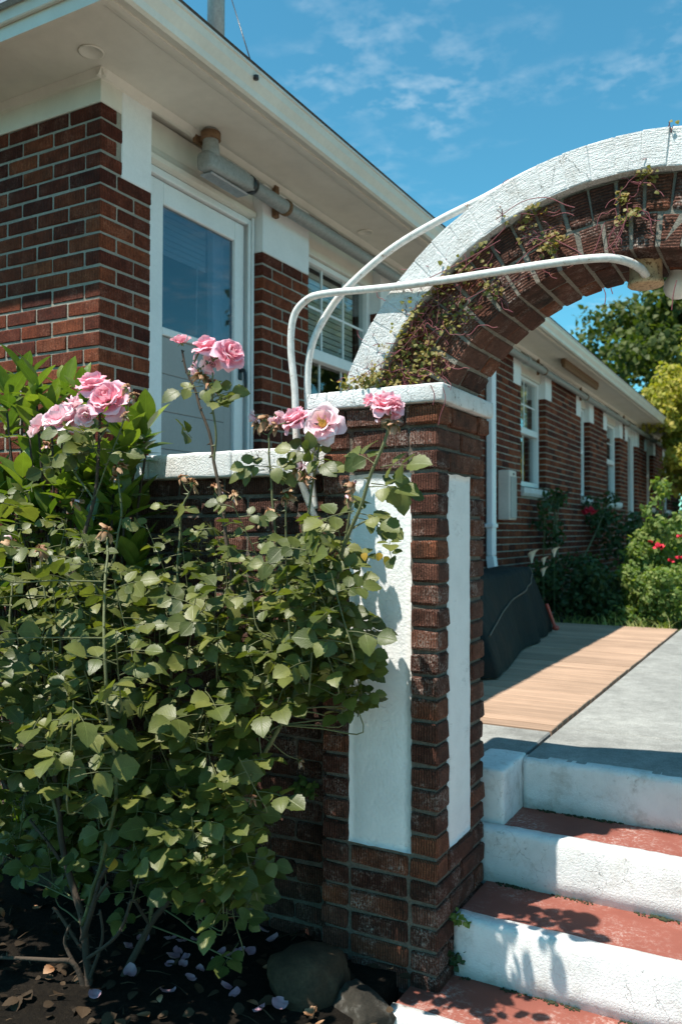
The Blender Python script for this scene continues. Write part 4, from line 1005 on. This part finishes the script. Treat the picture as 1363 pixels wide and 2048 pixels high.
# --- blooms
def petal_mesh(kind, seed, m):
    r = random.Random(seed); mb = MB(); nu, nv = 8, 7
    D = {'in': .95, 'mid': .85, 'out': .72, 'flat': .62}[kind]; ph = r.uniform(0, 6)
    for j in range(nv+1):
        for i in range(nu+1):
            u = i/nu*2-1; v = j/nv*(1-.20*u*u-.04*abs(math.sin(u*4+ph)))
            w = .30+.70*math.sin(min(1., v*1.35)*math.pi/2)
            if kind == 'in': rad_, z = .006+.012*math.sin(v*2.3), .036*v+.002
            elif kind == 'mid': rad_, z = .008+.022*math.sin(v*2.0), .036*v-.002
            elif kind == 'out': rad_, z = .008+.034*math.sin(v*1.75), .032*v-.008+.0
            else: rad_, z = .008+.042*math.sin(v*1.5), .020*math.sin(v*2.2)-.012
            if v > .8 and kind != 'in': rad_ += .012*(v-.8)/.2*(.6 if kind == 'mid' else 1); z -= .010*((v-.8)/.2)**2
            rad_ += .0022*math.sin(u*5.2+ph)*v+.0016*math.sin(u*11+ph*2)*v*v
            z += .0022*math.sin(u*4+ph*1.7)*v
            a = u*D*w
            mb.v.append((rad_*math.cos(a), rad_*math.sin(a), z)); mb.uv.append(((u+1)/2, .02+.98*j/nv))
    for j in range(nv):
        for i in range(nu):
            q = j*(nu+1)+i; mb.f.append((q, q+1, q+nu+2, q+nu+1)); mb.mi.append(0); mb.sm.append(True)
    return mb.mesh('petal', m)
PET = {}
for mk in ('pink', 'palepink'):
    for k in ('in', 'mid', 'out', 'flat'):
        for s in range(2): PET[(mk, k, s)] = petal_mesh(k, hash((k, s)) % 97 if False else len(PET)*7+3, M[mk])
def core_mesh(mk, openc):
    mb = MB(); r = random.Random(9)
    if openc:
        for i in range(26):
            a = r.uniform(0, 6.28); q = r.uniform(.002, .013); p = V((q*math.cos(a), q*math.sin(a), .006)); t = p*1.5+V((0, 0, .014+r.uniform(0, .008)))
            mb.tube([p, t], .0006, 4, 1); mb.lathe([(.0004, -.001), (.0014, 0), (.0004, .0012)], tuple(t), n=5, mi=1)
        mb.lathe([(.001, .004), (.012, .004), (.010, .009), (.001, .011)], n=10, mi=1)
    else:
        for turn in range(4):                # rolled heart of the flower
            vs = []; n = 14
            for i in range(n+1):
                a = turn*1.9+i/n*3.6; q = .0025+turn*.0026+i/n*.0022
                for (h, e) in ((.006, 1.), (.020, 1.12), (.031-.002*turn+.0015*math.sin(i), 1.0+.05*turn)): vs.append((q*e*math.cos(a), q*e*math.sin(a), h))
            mb.add(vs, [(i*3+k, (i+1)*3+k, (i+1)*3+k+1, i*3+k+1) for i in range(n) for k in (0, 1)], 0, [(.5, .3+.35*(k % 3)) for k in range(len(vs))], True)
    mb.lathe([(.002, -.020), (.0055, -.016), (.006, -.010), (.008, -.006), (.006, -.002)], n=10, mi=2)
    for i in range(5):
        a = i*1.257; c, s = math.cos(a), math.sin(a); t = V((-s, c, 0))
        b = V((c, s, 0)); mb.add([b*.006+t*.004+V((0,0,-.007)), b*.006-t*.004+V((0,0,-.007)), b*.020+t*.003+V((0,0,-.012)), b*.020-t*.003+V((0,0,-.012)), b*.030+V((0,0,-.020))], [(0,1,3,2),(2,3,4)], 2)
    return mb.mesh('bloom', [M[mk], M['anther'], M['sepal']])
CORE = {(mk, o): core_mesh(mk, o) for mk in ('pink', 'palepink') for o in (False, True)}
def bloom(px, py, Yd, rpx, mk, axis, form='full'):
    c = P(px, py, Y=Yd); q = proj(c); s = rpx*q[2]/1655.6/.047
    ax = V(axis).normalized(); mw = Matrix.Translation(c) @ ax.to_track_quat('Z', 'Y').to_matrix().to_4x4() @ Matrix.Rotation(rr.uniform(0, 6), 4, 'Z') @ Matrix.Scale(s, 4) @ Matrix.Translation((0, 0, -.012))
    b = newobj('bloom', CORE[(mk, form == 'open')], rose, mw)
    rings = {'full': [('in', 4), ('mid', 5), ('mid', 5), ('out', 6), ('flat', 4)], 'cup': [('in', 3), ('mid', 5), ('out', 4)], 'open': [('mid', 4), ('out', 6), ('flat', 5)], 'loose': [('in', 3), ('mid', 3), ('out', 3), ('flat', 2)]}[form]
    for ri, (k, n) in enumerate(rings):
        a0 = rr.uniform(0, 6.28)
        for i in range(n):
            a = a0+i*6.283/n+rr.uniform(-.18, .18)
            m = mw @ Matrix.Rotation(a, 4, 'Z') @ Matrix.Rotation(rr.uniform(-.12, .12)+(.10*ri if form != 'cup' else 0), 4, 'Y') @ Matrix.Scale(rr.uniform(.9, 1.06), 4)
            newobj('petal', PET[(mk, k, rr.randrange(2))], b, m)
CAMD = V((.35, -.8, .1))
for a in ((187, 762, 1.97, 35, 'pink', (.1,-.35,1), 'full'), (213, 794, 1.95, 40, 'pink', (.25,-.8,.5), 'full'), (120, 832, 1.93, 40, 'palepink', (.05,-.7,.75), 'full'), (76, 850, 1.95, 26, 'palepink', (-.7,-.2,.5), 'loose'), (150, 805, 1.98, 24, 'palepink', (.2,-.1,1), 'loose'), (172, 832, 1.93, 22, 'palepink', (.5,-.6,-.2), 'cup'),
          (362, 679, 2.10, 19, 'pink', (-.2,-.1,1), 'cup'), (411, 688, 2.09, 30, 'pink', (.0,-.45,1), 'full'), (464, 703, 2.09, 30, 'pink', (.8,-.4,.35), 'full'), (425, 728, 2.11, 22, 'palepink', (.3,-.3,-.2), 'loose'), (388, 742, 2.10, 17, 'palepink', (-.7,-.4,-.2), 'loose'),
          (588, 832, 2.16, 30, 'pink', (-.25,-.5,.8), 'full'), (643, 845, 2.155, 36, 'palepink', (.15,-1,.25), 'open'), (505, 836, 2.16, 16, 'palepink', (-.8,-.4,-.3), 'loose'), (555, 838, 2.16, 16, 'palepink', (.5,-.5,-.4), 'loose'),
          (738, 799, 1.96, 20, 'pink', (-.6,-.3,.6), 'loose'), (774, 801, 1.95, 33, 'pink', (.2,-.35,1), 'full'), (790, 818, 1.94, 22, 'pink', (.8,-.5,-.3), 'loose'), (600, 932, 2.15, 16, 'palepink', (-.5,-.6,.1), 'loose')): bloom(*a)
# --- spent heads
def dry_mesh(seed):
    r = random.Random(seed); mb = MB()
    for k in range(9):
        a = r.uniform(0, 6.28); el = r.uniform(-1.1, .9); d = V((math.cos(a)*math.cos(el), math.sin(a)*math.cos(el), math.sin(el))); side = d.cross(V((0,0,1))).normalized()
        vs = []; L = r.uniform(.012, .028); w = r.uniform(.004, .010)
        for j in range(5):
            t = j/4; c = d*(.004+L*t)+V((0, 0, -.016*t*t))+rvec(r, .0025)
            ww = w*math.sin(math.pi*(.15+.75*t)); vs += [c-side*ww+rvec(r, .002), c+V((0,0,.004))+rvec(r, .002), c+side*ww+rvec(r, .002)]
        mb.add(vs, [(j*3+s, j*3+s+1, (j+1)*3+s+1, (j+1)*3+s) for j in range(4) for s in (0, 1)], 0 if r.random() < .8 else 1, [(s % 3/2, s//3/4) for s in range(15)], True)
    for i in range(22):
        d = rvec(r, 1); d.z = abs(d.z)+.3; d.normalize(); mb.tube([d*.004, d*r.uniform(.009, .014)], .0007, 4, 2)
    mb.lathe([(.002, -.016), (.006, -.010), (.006, -.003), (.003, .001)], n=8, mi=3)
    for i in range(5):
        a = i*1.257+r.uniform(-.2, .2); b = V((math.cos(a), math.sin(a), -.3)); t = V((-math.sin(a), math.cos(a), 0)); mb.add([b*.005+t*.003, b*.005-t*.003, b*.026+V((0,0,-.006))], [(0,1,2)], 3)
    return mb.mesh('spent_bloom', [M['dry'], M['palepink'], M['dry'], M['sepal']])
DRY = [dry_mesh(s) for s in (1, 2, 3)]
for (px, py, Yd, s) in ((255, 775, 1.98, 1.0), (268, 790, 1.98, .9), (250, 830, 1.96, .9), (96, 890, 1.94, 1.1), (432, 975, 2.12, 1.3), (385, 965, 2.12, 1.2), (362, 955, 2.12, .9), (470, 988, 2.12, 1.1), (570, 988, 2.16, 1.3), (598, 938, 2.15, 1.2), (613, 955, 2.15, 1.), (215, 1062, 1.78, 1.3), (25, 1085, 1.84, 1.3), (80, 1098, 1.82, 1.2), (235, 930, 1.99, 1.2), (230, 955, 1.99, 1.), (150, 1003, 1.96, 1.1), (540, 1022, 2.16, 1.1), (525, 1035, 2.16, 1.), (705, 970, 1.98, 1.), (695, 996, 1.98, 1.), (530, 838, 2.16, 1.3), (548, 850, 2.16, 1.1), (516, 850, 2.16, 1.), (765, 842, 1.95, 1.2), (790, 848, 1.95, 1.), (405, 750, 2.10, 1.3), (420, 765, 2.10, 1.2), (465, 1100, 2.1, 1.), (655, 1165, 2.07, .9), (500, 1595, 1.9, .9), (335, 1560, 1.95, .8), (600, 1520, 2.1, .8)):
    p = P(px, py, Y=Yd); mw = Matrix.Translation(p) @ Euler((rr.uniform(-.8, .8), rr.uniform(-.8, .8), rr.uniform(0, 6))).to_matrix().to_4x4() @ Matrix.Scale(s*.95, 4)
    newobj('spent_bloom', DRY[rr.randrange(3)], rose, mw)
    near = min(skel, key=lambda k: (k[0]-p).length)[0]
    if .02 < (near-p).length < .2: mb = MB(); mb.tube(catmull([near, (near+p)/2+V((0, 0, -.01)), p], 4), .0018, 5); mb.build('flower_stalk', M['cane'], rose)

# ================================================================== laurel behind the roses
laur = empty('laurel_shrub', (-2.45, 2.15, 0), 'glossy broad leaved laurel shrub against the house corner behind the roses', 'shrub')
LS = [leaf_shape(.140, .066, .22, .16, .6, 7, .6), leaf_shape(.155, .070, .30, .06, .6, 7, .6), leaf_shape(.125, .060, .15, .30, .6, 7, .6)]
lit = []; lst = MB(); lr = random.Random(8)
tips = [(15, 800), (45, 770), (75, 785), (20, 860), (60, 850), (105, 840), (130, 790), (165, 790), (190, 830), (230, 840), (262, 880), (292, 878), (250, 900), (-30, 790), (-40, 860), (-80, 830)]
tips = [(x, y, lr.uniform(2.10, 2.27)) for x, y in tips]+[(lr.uniform(-90, 285), lr.uniform(900, 1200), lr.uniform(2.05, 2.3)) for _ in range(64)]+[(lr.uniform(-90, 120), lr.uniform(1200, 1750), lr.uniform(2.1, 2.32)) for _ in range(22)]
for (px, py, Yd) in tips:
    c = P(px, py, Y=Yd); c.y = min(c.y, 2.30); n = lr.randint(7, 9)
    c.z -= .05
    lst.tube(catmull([V((-2.45+lr.uniform(-.1, .1), 2.2, 0)), V((c.x*.6-2.45*.4, 2.2, max(.05, c.z*.5))), c], 5), [.009-.0005*k for k in range(11)], 5)
    a = lr.uniform(0, 6)
    for k in range(n):
        a += 2.4; el = .25+1.0*k/n; o = V((math.cos(a), math.sin(a), 0))
        f = o*math.cos(el)+V((0, 0, math.sin(el))); f.y = f.y*.7-.12
        if c.y+f.y*.13 > 2.42: f.y = -abs(f.y)
        lit.append((basis(c+V((0, 0, .012*k)), f, V((0, 0, 1))-o*.4+rvec(lr, .25), lr.uniform(.75, 1.1)), lr.randrange(3)))
leaf_set(LS, lit, laur, M['laurel'], 260)
lst.build('stem', M['wood'], laur)

# ================================================================== vine on the arch
vine = empty('arch_vine', (-1.05, 2.28, ZSP), 'trailing yellow green vine with maroon stems clinging to the arch bricks', 'vine')
vr = random.Random(4); vst = MB(); vit = []
VS = [leaf_shape(.010, .011, .2, .2, .4, 4, .4), leaf_shape(.012, .012, .1, .3, .4, 4, .4)]
CL = [(830,620,38,150), (815,660,34,120), (880,560,30,90), (930,540,22,50), (985,575,20,40), (745,755,30,120), (780,750,34,130), (830,745,30,110), (868,725,28,60), (890,640,30,60), (855,690,40,80), (1005,430,22,28), (1070,420,20,28), (1095,490,24,60), (1110,480,20,40), (1045,455,30,24), (1245,395,14,46), (1290,345,24,50), (1265,425,20,26), (1245,440,14,20), (690,770,16,36), (930,620,40,40), (960,500,30,24), (725,768,18,50), (800,705,30,70), (1345,248,10,24), (760,690,22,60)]
def onarch(px, py):
    p = P(px, py, Y=2.292); d = math.hypot(p.x-AC.x, p.z-AC.z)
    if d > .802 or p.z < ZSP+.004: p = P(px, py, Y=2.262)
    if p.z < ZSP+.004: p.z = ZSP+vr.uniform(.003, .02); p.y = vr.uniform(2.262, 2.292)
    return p
for (px, py, s, n) in CL:
    c = onarch(px, py)
    for i in range(max(3, n//11)):
        q = [c+V((vr.gauss(0, s/1100), -abs(vr.gauss(.004, .006)), vr.gauss(0, s/1100)))]
        d = V((vr.uniform(-1, 1), 0, vr.uniform(-1, .6)))
        for k in range(7):
            d = (d+rvec(vr, .7)).normalized(); d.y *= .25; nx = q[-1]+d*.016; nx.y = min(max(nx.y, 2.27), 2.292); q.append(nx)
        vst.tube(catmull(q, 3), .0011, 4, caps=False)
    for i in range(int(n*.8)):
        p = onarch(px+vr.gauss(0, s*.5), py+vr.gauss(0, s*.5))
        if math.hypot(p.x-AC.x, p.z-AC.z) > .800 and p.z > ZSP+.05 and vr.random() < .85: continue
        p.y -= abs(vr.gauss(.004, .006))
        vit.append((basis(p, V((vr.uniform(-1, 1), -.3, vr.uniform(-1, .4))), V((0, -.75, .6))+rvec(vr, .6), vr.uniform(.75, 1.35)), vr.randrange(2)))
for pl in ([(990,440),(1040,405),(1090,395),(1130,410),(1148,415)], [(1110,480),(1150,500),(1180,515),(1208,445)], [(900,560),(960,505),(1010,455)], [(1250,440),(1230,480),(1210,500)], [(885,775),(890,800),(880,830),(876,850)], [(860,770),(868,790),(865,810)], [(1205,575),(1210,590),(1208,610)], [(1220,575),(1224,588)], [(1352,560),(1345,590),(1342,620)], [(1000,575),(1030,560),(1080,545)], [(700,765),(740,740),(800,700),(850,640)], [(850,560),(930,520),(1000,480)], [(930,600),(1000,560),(1060,500),(1110,470)]):
    q = [P(x, y, Y=2.255 if y < 770 or x < 700 else 2.25) for x, y in pl]; vst.tube(catmull(q, 6), .0012, 4, caps=False)
tag(vst.build('stems', M['vinestem'], vine), kind='stuff')
mb = MB()
for (m, k) in vit:
    vs, fs, uv = VS[k]; mb.add([tuple(m @ V(v)) for v in vs], fs, 0, uv, True)
tag(mb.build('foliage', M['vineleaf'], vine), kind='stuff')
# small weeds in the joints
def weed(name, c, r, n, label, m, size=1.):
    e = empty(name, c, label, 'weed'); it = []
    for i in range(n):
        p = V(c)+V((vr.gauss(0, r), -abs(vr.gauss(0, r*.5)), abs(vr.gauss(0, r)))); it.append((basis(p, rvec(vr, 1), V((0, -.6, .7))+rvec(vr, .5), vr.uniform(.8, 1.7)*size), vr.randrange(2)))
    mb = MB()
    for (mm, k) in it:
        vs, fs, uv = VS[k]; mb.add([tuple(mm @ V(v)) for v in vs], fs, 0, uv, True)
    tag(mb.build('foliage', m, e), kind='stuff')
weed('wall_weed', P(610, 1590, Y=2.352), .022, 60, 'pale green weed growing from the joint of garden wall and pillar', M['brightleaf'], 1.3)
weed('step_weed', (-.925, 2.395, .02), .018, 40, 'small green weed at the foot of the pillar beside the lowest riser', M['deepleaf'])
weed('step_weed', (-.915, 2.395, .14), .016, 40, 'small green weed where the lowest riser top meets the pillar', M['brightleaf'])

# ================================================================== bed: stones, petals, litter
def rock(name, c, s, seed, m, label, facet=False):
    bm = bmesh.new(); bmesh.ops.create_icosphere(bm, subdivisions=4, radius=1)
    cuts = [(rvec(random.Random(seed+i)).normalized(), .62+.05*(i % 4)) for i in range(9)] if facet else []
    for v in bm.verts:
        p = v.co.copy()
        for (n, d) in cuts:
            e = p.dot(n)-d
            if e > 0: p -= n*e*.92
        f = 1+.16*noise.noise(p*1.3+V((seed, 0, 0)))+(.07 if not facet else .05)*noise.noise(p*4+V((seed, 3, 0)))+.02*noise.noise(p*13)
        v.co = V((p.x*f*s[0], p.y*f*s[1], p.z*f*s[2]))
    for f in bm.faces: f.smooth = True
    me = bpy.data.meshes.new(name); bm.to_mesh(me); bm.free(); me.materials.append(m)
    o = newobj(name, me, None, Matrix.Translation(c) @ Matrix.Rotation(seed, 4, 'Z')); return tag(o, label, 'rock')
rock('boulder', (-1.265, 2.10, .02), (.125, .12, .095), 2, M['rock1'], 'smooth rounded brown boulder at the foot of the pillar')
rock('boulder', (-1.085, 2.085, -.03), (.105, .10, .10), 5, M['rock2'], 'angular dark lichened stone beside the lowest step', True)
pr = random.Random(15)
fp = []
for s in range(3):
    mb = MB(); nu = 6; r = random.Random(s)
    for j in range(nu+1):
        for i in range(nu+1):
            u, v = i/nu*2-1, j/nu*2-1; k = 1/max(1., math.hypot(u, v)/max(abs(u), abs(v), 1e-6))
            x, y_ = u*k*.017, v*k*.020; mb.v.append((x, y_, 18*(x*x+y_*y_)*(1+.4*math.sin(u*3+s))+.0015*math.sin(u*6+s*2))); mb.uv.append((.5+u*.5, .5+v*.5))
    for j in range(nu):
        for i in range(nu): q = j*(nu+1)+i; mb.f.append((q, q+1, q+nu+2, q+nu+1)); mb.mi.append(0); mb.sm.append(True)
    fp.append(mb.mesh('fallen_petal', M['fallen']))
spots = [(340,1880),(362,1885),(355,1905),(390,1882),(420,1880),(345,1915),(372,1918),(365,1930),(340,1930),(400,1940),(380,1958),(443,1905),(455,1912),(480,1905),(500,1905),(430,1925),(255,1895),(525,1862),(545,1880),(500,1825),(655,1870),(560,2010),(520,2020),(620,1995),(452,1975),(335,1985),(260,1945),(190,1990),(470,1990),(285,1880)]
for (px, py) in spots:
    p = P(px, py, Z=.012); o = newobj('fallen_petal', fp[pr.randrange(3)], None, Matrix.Translation(p+V((0, 0, .002))) @ Euler((pr.uniform(-.5, .5), pr.uniform(-.5, .5), pr.uniform(0, 6))).to_matrix().to_4x4() @ Matrix.Scale(pr.uniform(.75, 1.25), 4))
    tag(o, 'faded pink rose petal fallen on the dark soil under the rose bush', 'petal', 'fallen rose petals on the soil')
lm = MB()
for i in range(260):
    x, y_ = pr.uniform(-2.6, -1.0), pr.uniform(1.45, 2.34)
    m = basis(V((x, y_, pr.uniform(.002, .014))), rvec(pr, 1)*V((1, 1, .15)) if False else V((pr.uniform(-1, 1), pr.uniform(-1, 1), pr.uniform(-.15, .2))), V((pr.uniform(-.5, .5), pr.uniform(-.5, .5), 1)), pr.uniform(.25, .7))
    vs, fs, uv = RL[pr.randrange(4)]; lm.add([tuple(m @ V(v)) for v in vs], fs, 0 if pr.random() < .8 else 1, uv, True)
for i in range(70):
    x, y_ = pr.uniform(-2.5, -1.05), pr.uniform(1.5, 2.3); a = pr.uniform(0, 3.14); L = pr.uniform(.02, .09); d = V((math.cos(a), math.sin(a), pr.uniform(-.05, .12)))
    b = V((x, y_, .010)); lm.tube([b, b+d*L*.5+V((0, 0, .004)), b+d*L], [.0022, .0018, .0010], 4)
litter = leafm('brown_leaf_litter', (.022,.015,.009), (.04,.026,.015), (.07,.045,.026), .8, 1., .1, .2)
tag(lm.build('leaf_litter', [litter, M['dry']]), 'brown leaf litter scattered over the planting bed', 'leaf litter', kind='stuff')
# ================================================================== beyond the gate
def leaf_cloud(mb, shapes, clumps, n, size, r, up=.5, mi=0):
    """leaves gathered in clumps: (centre, radii)"""
    wts = [c[1][0]*c[1][1]*c[1][2] for c in clumps]; tot = sum(w**.67 for w in wts)
    for (c, rd), w in zip(clumps, wts):
        for i in range(max(1, int(n*(w**.67)/tot))):
            d = rvec(r, 1); d = d.normalized()*(r.random()**.4)
            p = V(c)+V((d.x*rd[0], d.y*rd[1], d.z*rd[2]))
            m = basis(p, rvec(r, 1)+V((0, 0, -.2)), d+V((0, 0, up))+rvec(r, .6), size*r.uniform(.6, 1.3))
            vs, fs, uv = shapes[r.randrange(len(shapes))]; mb.add([tuple(m @ V(v)) for v in vs], fs, mi, uv, True)
QL = [leaf_shape(1., .8, .2, .2, 1., 3, .4), leaf_shape(1., .7, .1, .3, 1., 3, .4)]
def tree(name, base, h, cc, cr, n, size, m, label, seed, nc=46, limbs=9):
    r = random.Random(seed); e = empty(name, base, label, 'tree'); base = V(base); cc = V(cc)
    tk = MB(); top = V((cc.x, cc.y, cc.z+cr[2]*.3)); pts = catmull([base, (base+top)/2+V((r.uniform(-.2, .2), r.uniform(-.2, .2), 0)), top], 6); k = len(pts)
    tk.tube(pts, [h*.028*(1-.8*i/k) for i in range(k)], 9)
    cl = []
    for i in range(nc):
        d = rvec(r, 1).normalized()*(.55+.45*r.random()); c = cc+V((d.x*cr[0], d.y*cr[1], d.z*cr[2])); s = r.uniform(.16, .30)
        cl.append((c, (cr[0]*s, cr[1]*s, cr[2]*s*.7)))
        if i < limbs*3: tk.tube(catmull([pts[r.randrange(k//3, k-1)], (cc+c)/2+V((0, 0, -.1*cr[2])), c], 4), [h*.009*(1-.09*j) for j in range(9)], 5)
    tk.build('trunk', M['bark'], e); mb = MB(); leaf_cloud(mb, QL, cl, n, size, r); mb.build('crown', m, e)
tree('maple_tree', (-1.4, 27, .37), 8.5, (-1.4, 27, 6.3), (4.6, 4., 3.6), 38000, .21, M['mapleleaf'], 'large dark green maple rising beyond the far end of the house', 3, 120)
tree('gold_tree', (-1.25, 16.3, .37), 5, (-1.15, 16.3, 3.35), (1.45, 1.3, 1.5), 20000, .09, M['goldleaf'], 'yellow green tree beside the far end of the eaves', 5, 90)
tree('garden_tree', (9, 26.5, .37), 11, (9, 26.5, 6.6), (3.4, 5.0, 4.6), 6000, .3, M['mapleleaf'], 'bushy green garden tree mirrored in the window beside the door', 6, 50)

def bush(name, cat, clumps, n, size, m, label, seed, base, up=.5, stems_=8, flowers=()):
    r = random.Random(seed); e = empty(name, base, label, cat); mb = MB(); leaf_cloud(mb, QL, clumps, n, size, r, up); tag(mb.build('foliage', m, e), kind='stuff')
    st = MB()
    for i in range(stems_):
        c = V(clumps[r.randrange(len(clumps))][0]); b = V((base[0]+r.uniform(-.1, .1), base[1]+r.uniform(-.1, .1), base[2]-.02)); st.tube(catmull([b, (b+c)/2+rvec(r, .05), c], 4), .006, 5)
    st.build('stem', M['cane'], e)
    for (p, s) in flowers:
        fm = MB()
        for k in range(14):
            d = rvec(r, 1).normalized(); d.z = abs(d.z)*.7; mm = basis(V(p)+d*s*.3, d+V((0, 0, .2)), rvec(r, 1), s*.9); vs, fs, uv = QL[0]; fm.add([tuple(mm @ V(v)) for v in vs], fs, 0, uv, True)
        fm.build('flower', M['redflower'], e)
    return e
br = random.Random(31); ZG = ZP-.13
def cl(x0, x1, y0, y1, z0, z1, n, s):
    return [((br.uniform(x0, x1), br.uniform(y0, y1), br.uniform(z0, z1)), (s*br.uniform(.7, 1.3), s*br.uniform(.7, 1.3), s*br.uniform(.6, 1.1))) for _ in range(n)]
bush('red_rose_shrub', 'shrub', cl(-1.42, -.82, 8.5, 9.2, .9, 1.42, 30, .13)+cl(-1.35, -1.05, 8.5, 8.8, 1.4, 1.85, 9, .08), 3200, .055, M['brightleaf'], 'sunlit rose shrub with crimson flowers at the end of the deck', 2, (-1.15, 8.8, ZG), flowers=[(P(1316, 1097, Y=8.42), .06), (P(1340, 1124, Y=8.42), .035), (P(1358, 1118, Y=8.42), .04), (P(1300, 1085, Y=8.5), .03), (P(1358, 1075, Y=8.5), .035)])
bush('border_plant', 'plant', cl(-1.42, -.92, 7.75, 8.3, .5, .98, 34, .11), 4200, .042, M['brightleaf'], 'low leafy sunlit border plant beside the path edge', 3, (-1.15, 8.0, ZG))
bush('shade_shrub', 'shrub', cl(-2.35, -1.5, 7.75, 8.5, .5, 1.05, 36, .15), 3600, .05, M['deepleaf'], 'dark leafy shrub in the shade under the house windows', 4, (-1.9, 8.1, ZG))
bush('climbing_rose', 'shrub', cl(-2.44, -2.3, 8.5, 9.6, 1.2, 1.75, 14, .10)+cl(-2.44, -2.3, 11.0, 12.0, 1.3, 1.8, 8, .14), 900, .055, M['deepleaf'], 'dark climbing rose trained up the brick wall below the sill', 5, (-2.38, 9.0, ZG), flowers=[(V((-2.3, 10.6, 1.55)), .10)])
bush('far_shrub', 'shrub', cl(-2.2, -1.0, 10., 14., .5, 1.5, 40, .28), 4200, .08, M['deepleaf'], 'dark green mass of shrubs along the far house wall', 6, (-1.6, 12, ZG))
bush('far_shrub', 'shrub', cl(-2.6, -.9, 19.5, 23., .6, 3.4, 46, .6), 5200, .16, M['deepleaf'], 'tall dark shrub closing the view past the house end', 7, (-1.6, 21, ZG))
gb = MB(); r = br
for i in range(420):
    x = r.uniform(-2.2, -.92); y_ = r.uniform(7.5, 7.72)+.25*(x < -1.5)*r.random(); L = r.uniform(.08, .30); d = V((r.uniform(-.6, .6), r.uniform(-.9, .2), 1)).normalized()
    b = V((x, y_, ZG)); s = V((1, .2, 0))*.004; m1 = b+d*L*.6; t = b+d*L+V((d.x, d.y, -.6))*L*.35
    gb.add([b-s, b+s, m1-s*.8, m1+s*.8, t], [(0,1,3,2),(2,3,4)], 0, [(.5, .2)]*5, True)
tag(gb.build('border_grass', M['grassleaf']), 'dry pale grass edging the border at the end of the deck', 'grass', kind='stuff')
# calla lilies
for (px, py, s) in ((1062, 1112, 1.1), (1086, 1121, .7), (1107, 1104, .8), (1085, 1143, .8)):
    p = P(px, py, Y=7.62); e = empty('lily', (p.x, p.y+.02, ZG), 'pale lily bloom standing up out of the shaded border behind the dark cover', 'flower', 'pale lilies in the shade')
    mb = MB(); mb.tube(catmull([V((p.x, p.y+.02, ZG)), V((p.x, p.y, (ZG+p.z)/2)), p-V((0, 0, .02))], 4), .004, 6); mb.build('stem', M['deepleaf'], e)
    s *= 1.15; mb = MB(); n = 14; vs = []
    for (rr_, h) in ((.006, -.05), (.012, -.02), (.024, .01), (.042, .03)):
        for k in range(n):
            a = 6.283*k/n; q = rr_*(1+.35*math.cos(a)*(h > 0)); vs.append((p.x+s*q*math.cos(a), p.y+s*q*math.sin(a), p.z+s*(h+.022*math.cos(a)*(h > 0))))
    mb.add(vs, [(i*n+k, i*n+(k+1) % n, (i+1)*n+(k+1) % n, (i+1)*n+k) for i in range(3) for k in range(n)], smooth=True); mb.build('spathe', M['callas'], e)
# --- covered garden machine on the deck
cov = empty('covered_cart', (-1.95, 5.6, ZP), 'low cart under a dark teal cover standing on the wooden deck', 'cover')
foot = [V((-1.50, 4.42)), V((-1.60, 5.2)), V((-1.71, 6.15)), V((-1.81, 6.84)), V((-2.05, 6.92)), V((-2.34, 6.8)), V((-2.38, 5.8)), V((-2.36, 4.5)), V((-1.95, 4.33))]
topp = [V((-1.78, 4.66)), V((-1.84, 5.3)), V((-1.88, 6.2)), V((-1.93, 6.64)), V((-2.06, 6.7)), V((-2.2, 6.62)), V((-2.24, 5.8)), V((-2.2, 4.7)), V((-2.0, 4.62))]
def loop(ps, k):
    n = len(ps); out = []
    for i in range(n):
        p0, p1, p2, p3 = ps[i-1], ps[i], ps[(i+1) % n], ps[(i+2) % n]
        for j in range(k):
            t = j/k; out.append(.5*((2*p1)+(p2-p0)*t+(2*p0-5*p1+4*p2-p3)*t*t+(3*p1-p0-3*p2+p3)*t**3))
    return out
fl, tl = loop(foot, 9), loop(topp, 9); n = len(fl); mb = MB(); vs = []; nh = 14
for j in range(nh+1):
    t = j/nh
    for i in range(n):
        p = fl[i].lerp(tl[i], t**1.25); s = .035*(1-t)**.6*math.sin(i*.95+2*math.sin(i*.31))+.02*noise.noise(V((i*.25, t*3, 0)))
        c = V((-2., 5.7)); o = (p-c).normalized(); z = ZP+.012+(1.035-ZP-.012)*t-.018*noise.noise(V((i*.2, t*2, 5)))*(t > .1)
        vs.append((p.x+o.x*s, p.y+o.y*s, z))
mb.add(vs, [(j*n+i, j*n+(i+1) % n, (j+1)*n+(i+1) % n, (j+1)*n+i) for j in range(nh) for i in range(n)], smooth=True)
b = len(mb.v); mb.v.append((-2.04, 5.7, 1.045)); mb.uv.append((0, 0)); 
for i in range(n): mb.f.append((nh*n+i, nh*n+(i+1) % n, b)); mb.mi.append(0); mb.sm.append(True)
mb.build('cover_cloth', M['tarp'], cov)
hem = []
for k in range(24):
    t = k/23; fi = 27-25*t; fj = nh*(1-.60*t**.75); i = int(fi); j = min(int(fj), nh-1); u, w = fi-i, fj-j
    hem.append((V(vs[j*n+i])*(1-u)+V(vs[j*n+i+1])*u)*(1-w)+(V(vs[(j+1)*n+i])*(1-u)+V(vs[(j+1)*n+i+1])*u)*w+V((.006, -.002, 0)))
mb = MB(); mb.tube(catmull(hem, 3), .006, 5); mb.build('hem', M['tarphem'], cov)
hz = P(1108, 1250, X=-1.75); hz.z = max(hz.z, ZP+.05)
mb = MB(); mb.tube(catmull([hz+V((-.06, -.02, .17)), hz+V((-.03, -.01, .08)), hz+V((0, 0, -.01))], 5), .014, 8); mb.lathe([(.008, -.02), (.026, -.012), (.03, .004), (.022, .018), (.008, .022)], tuple(hz+V((.012, -.01, -.022))), 'Z', 14); mb.build('handle', M['redplastic'], cov)
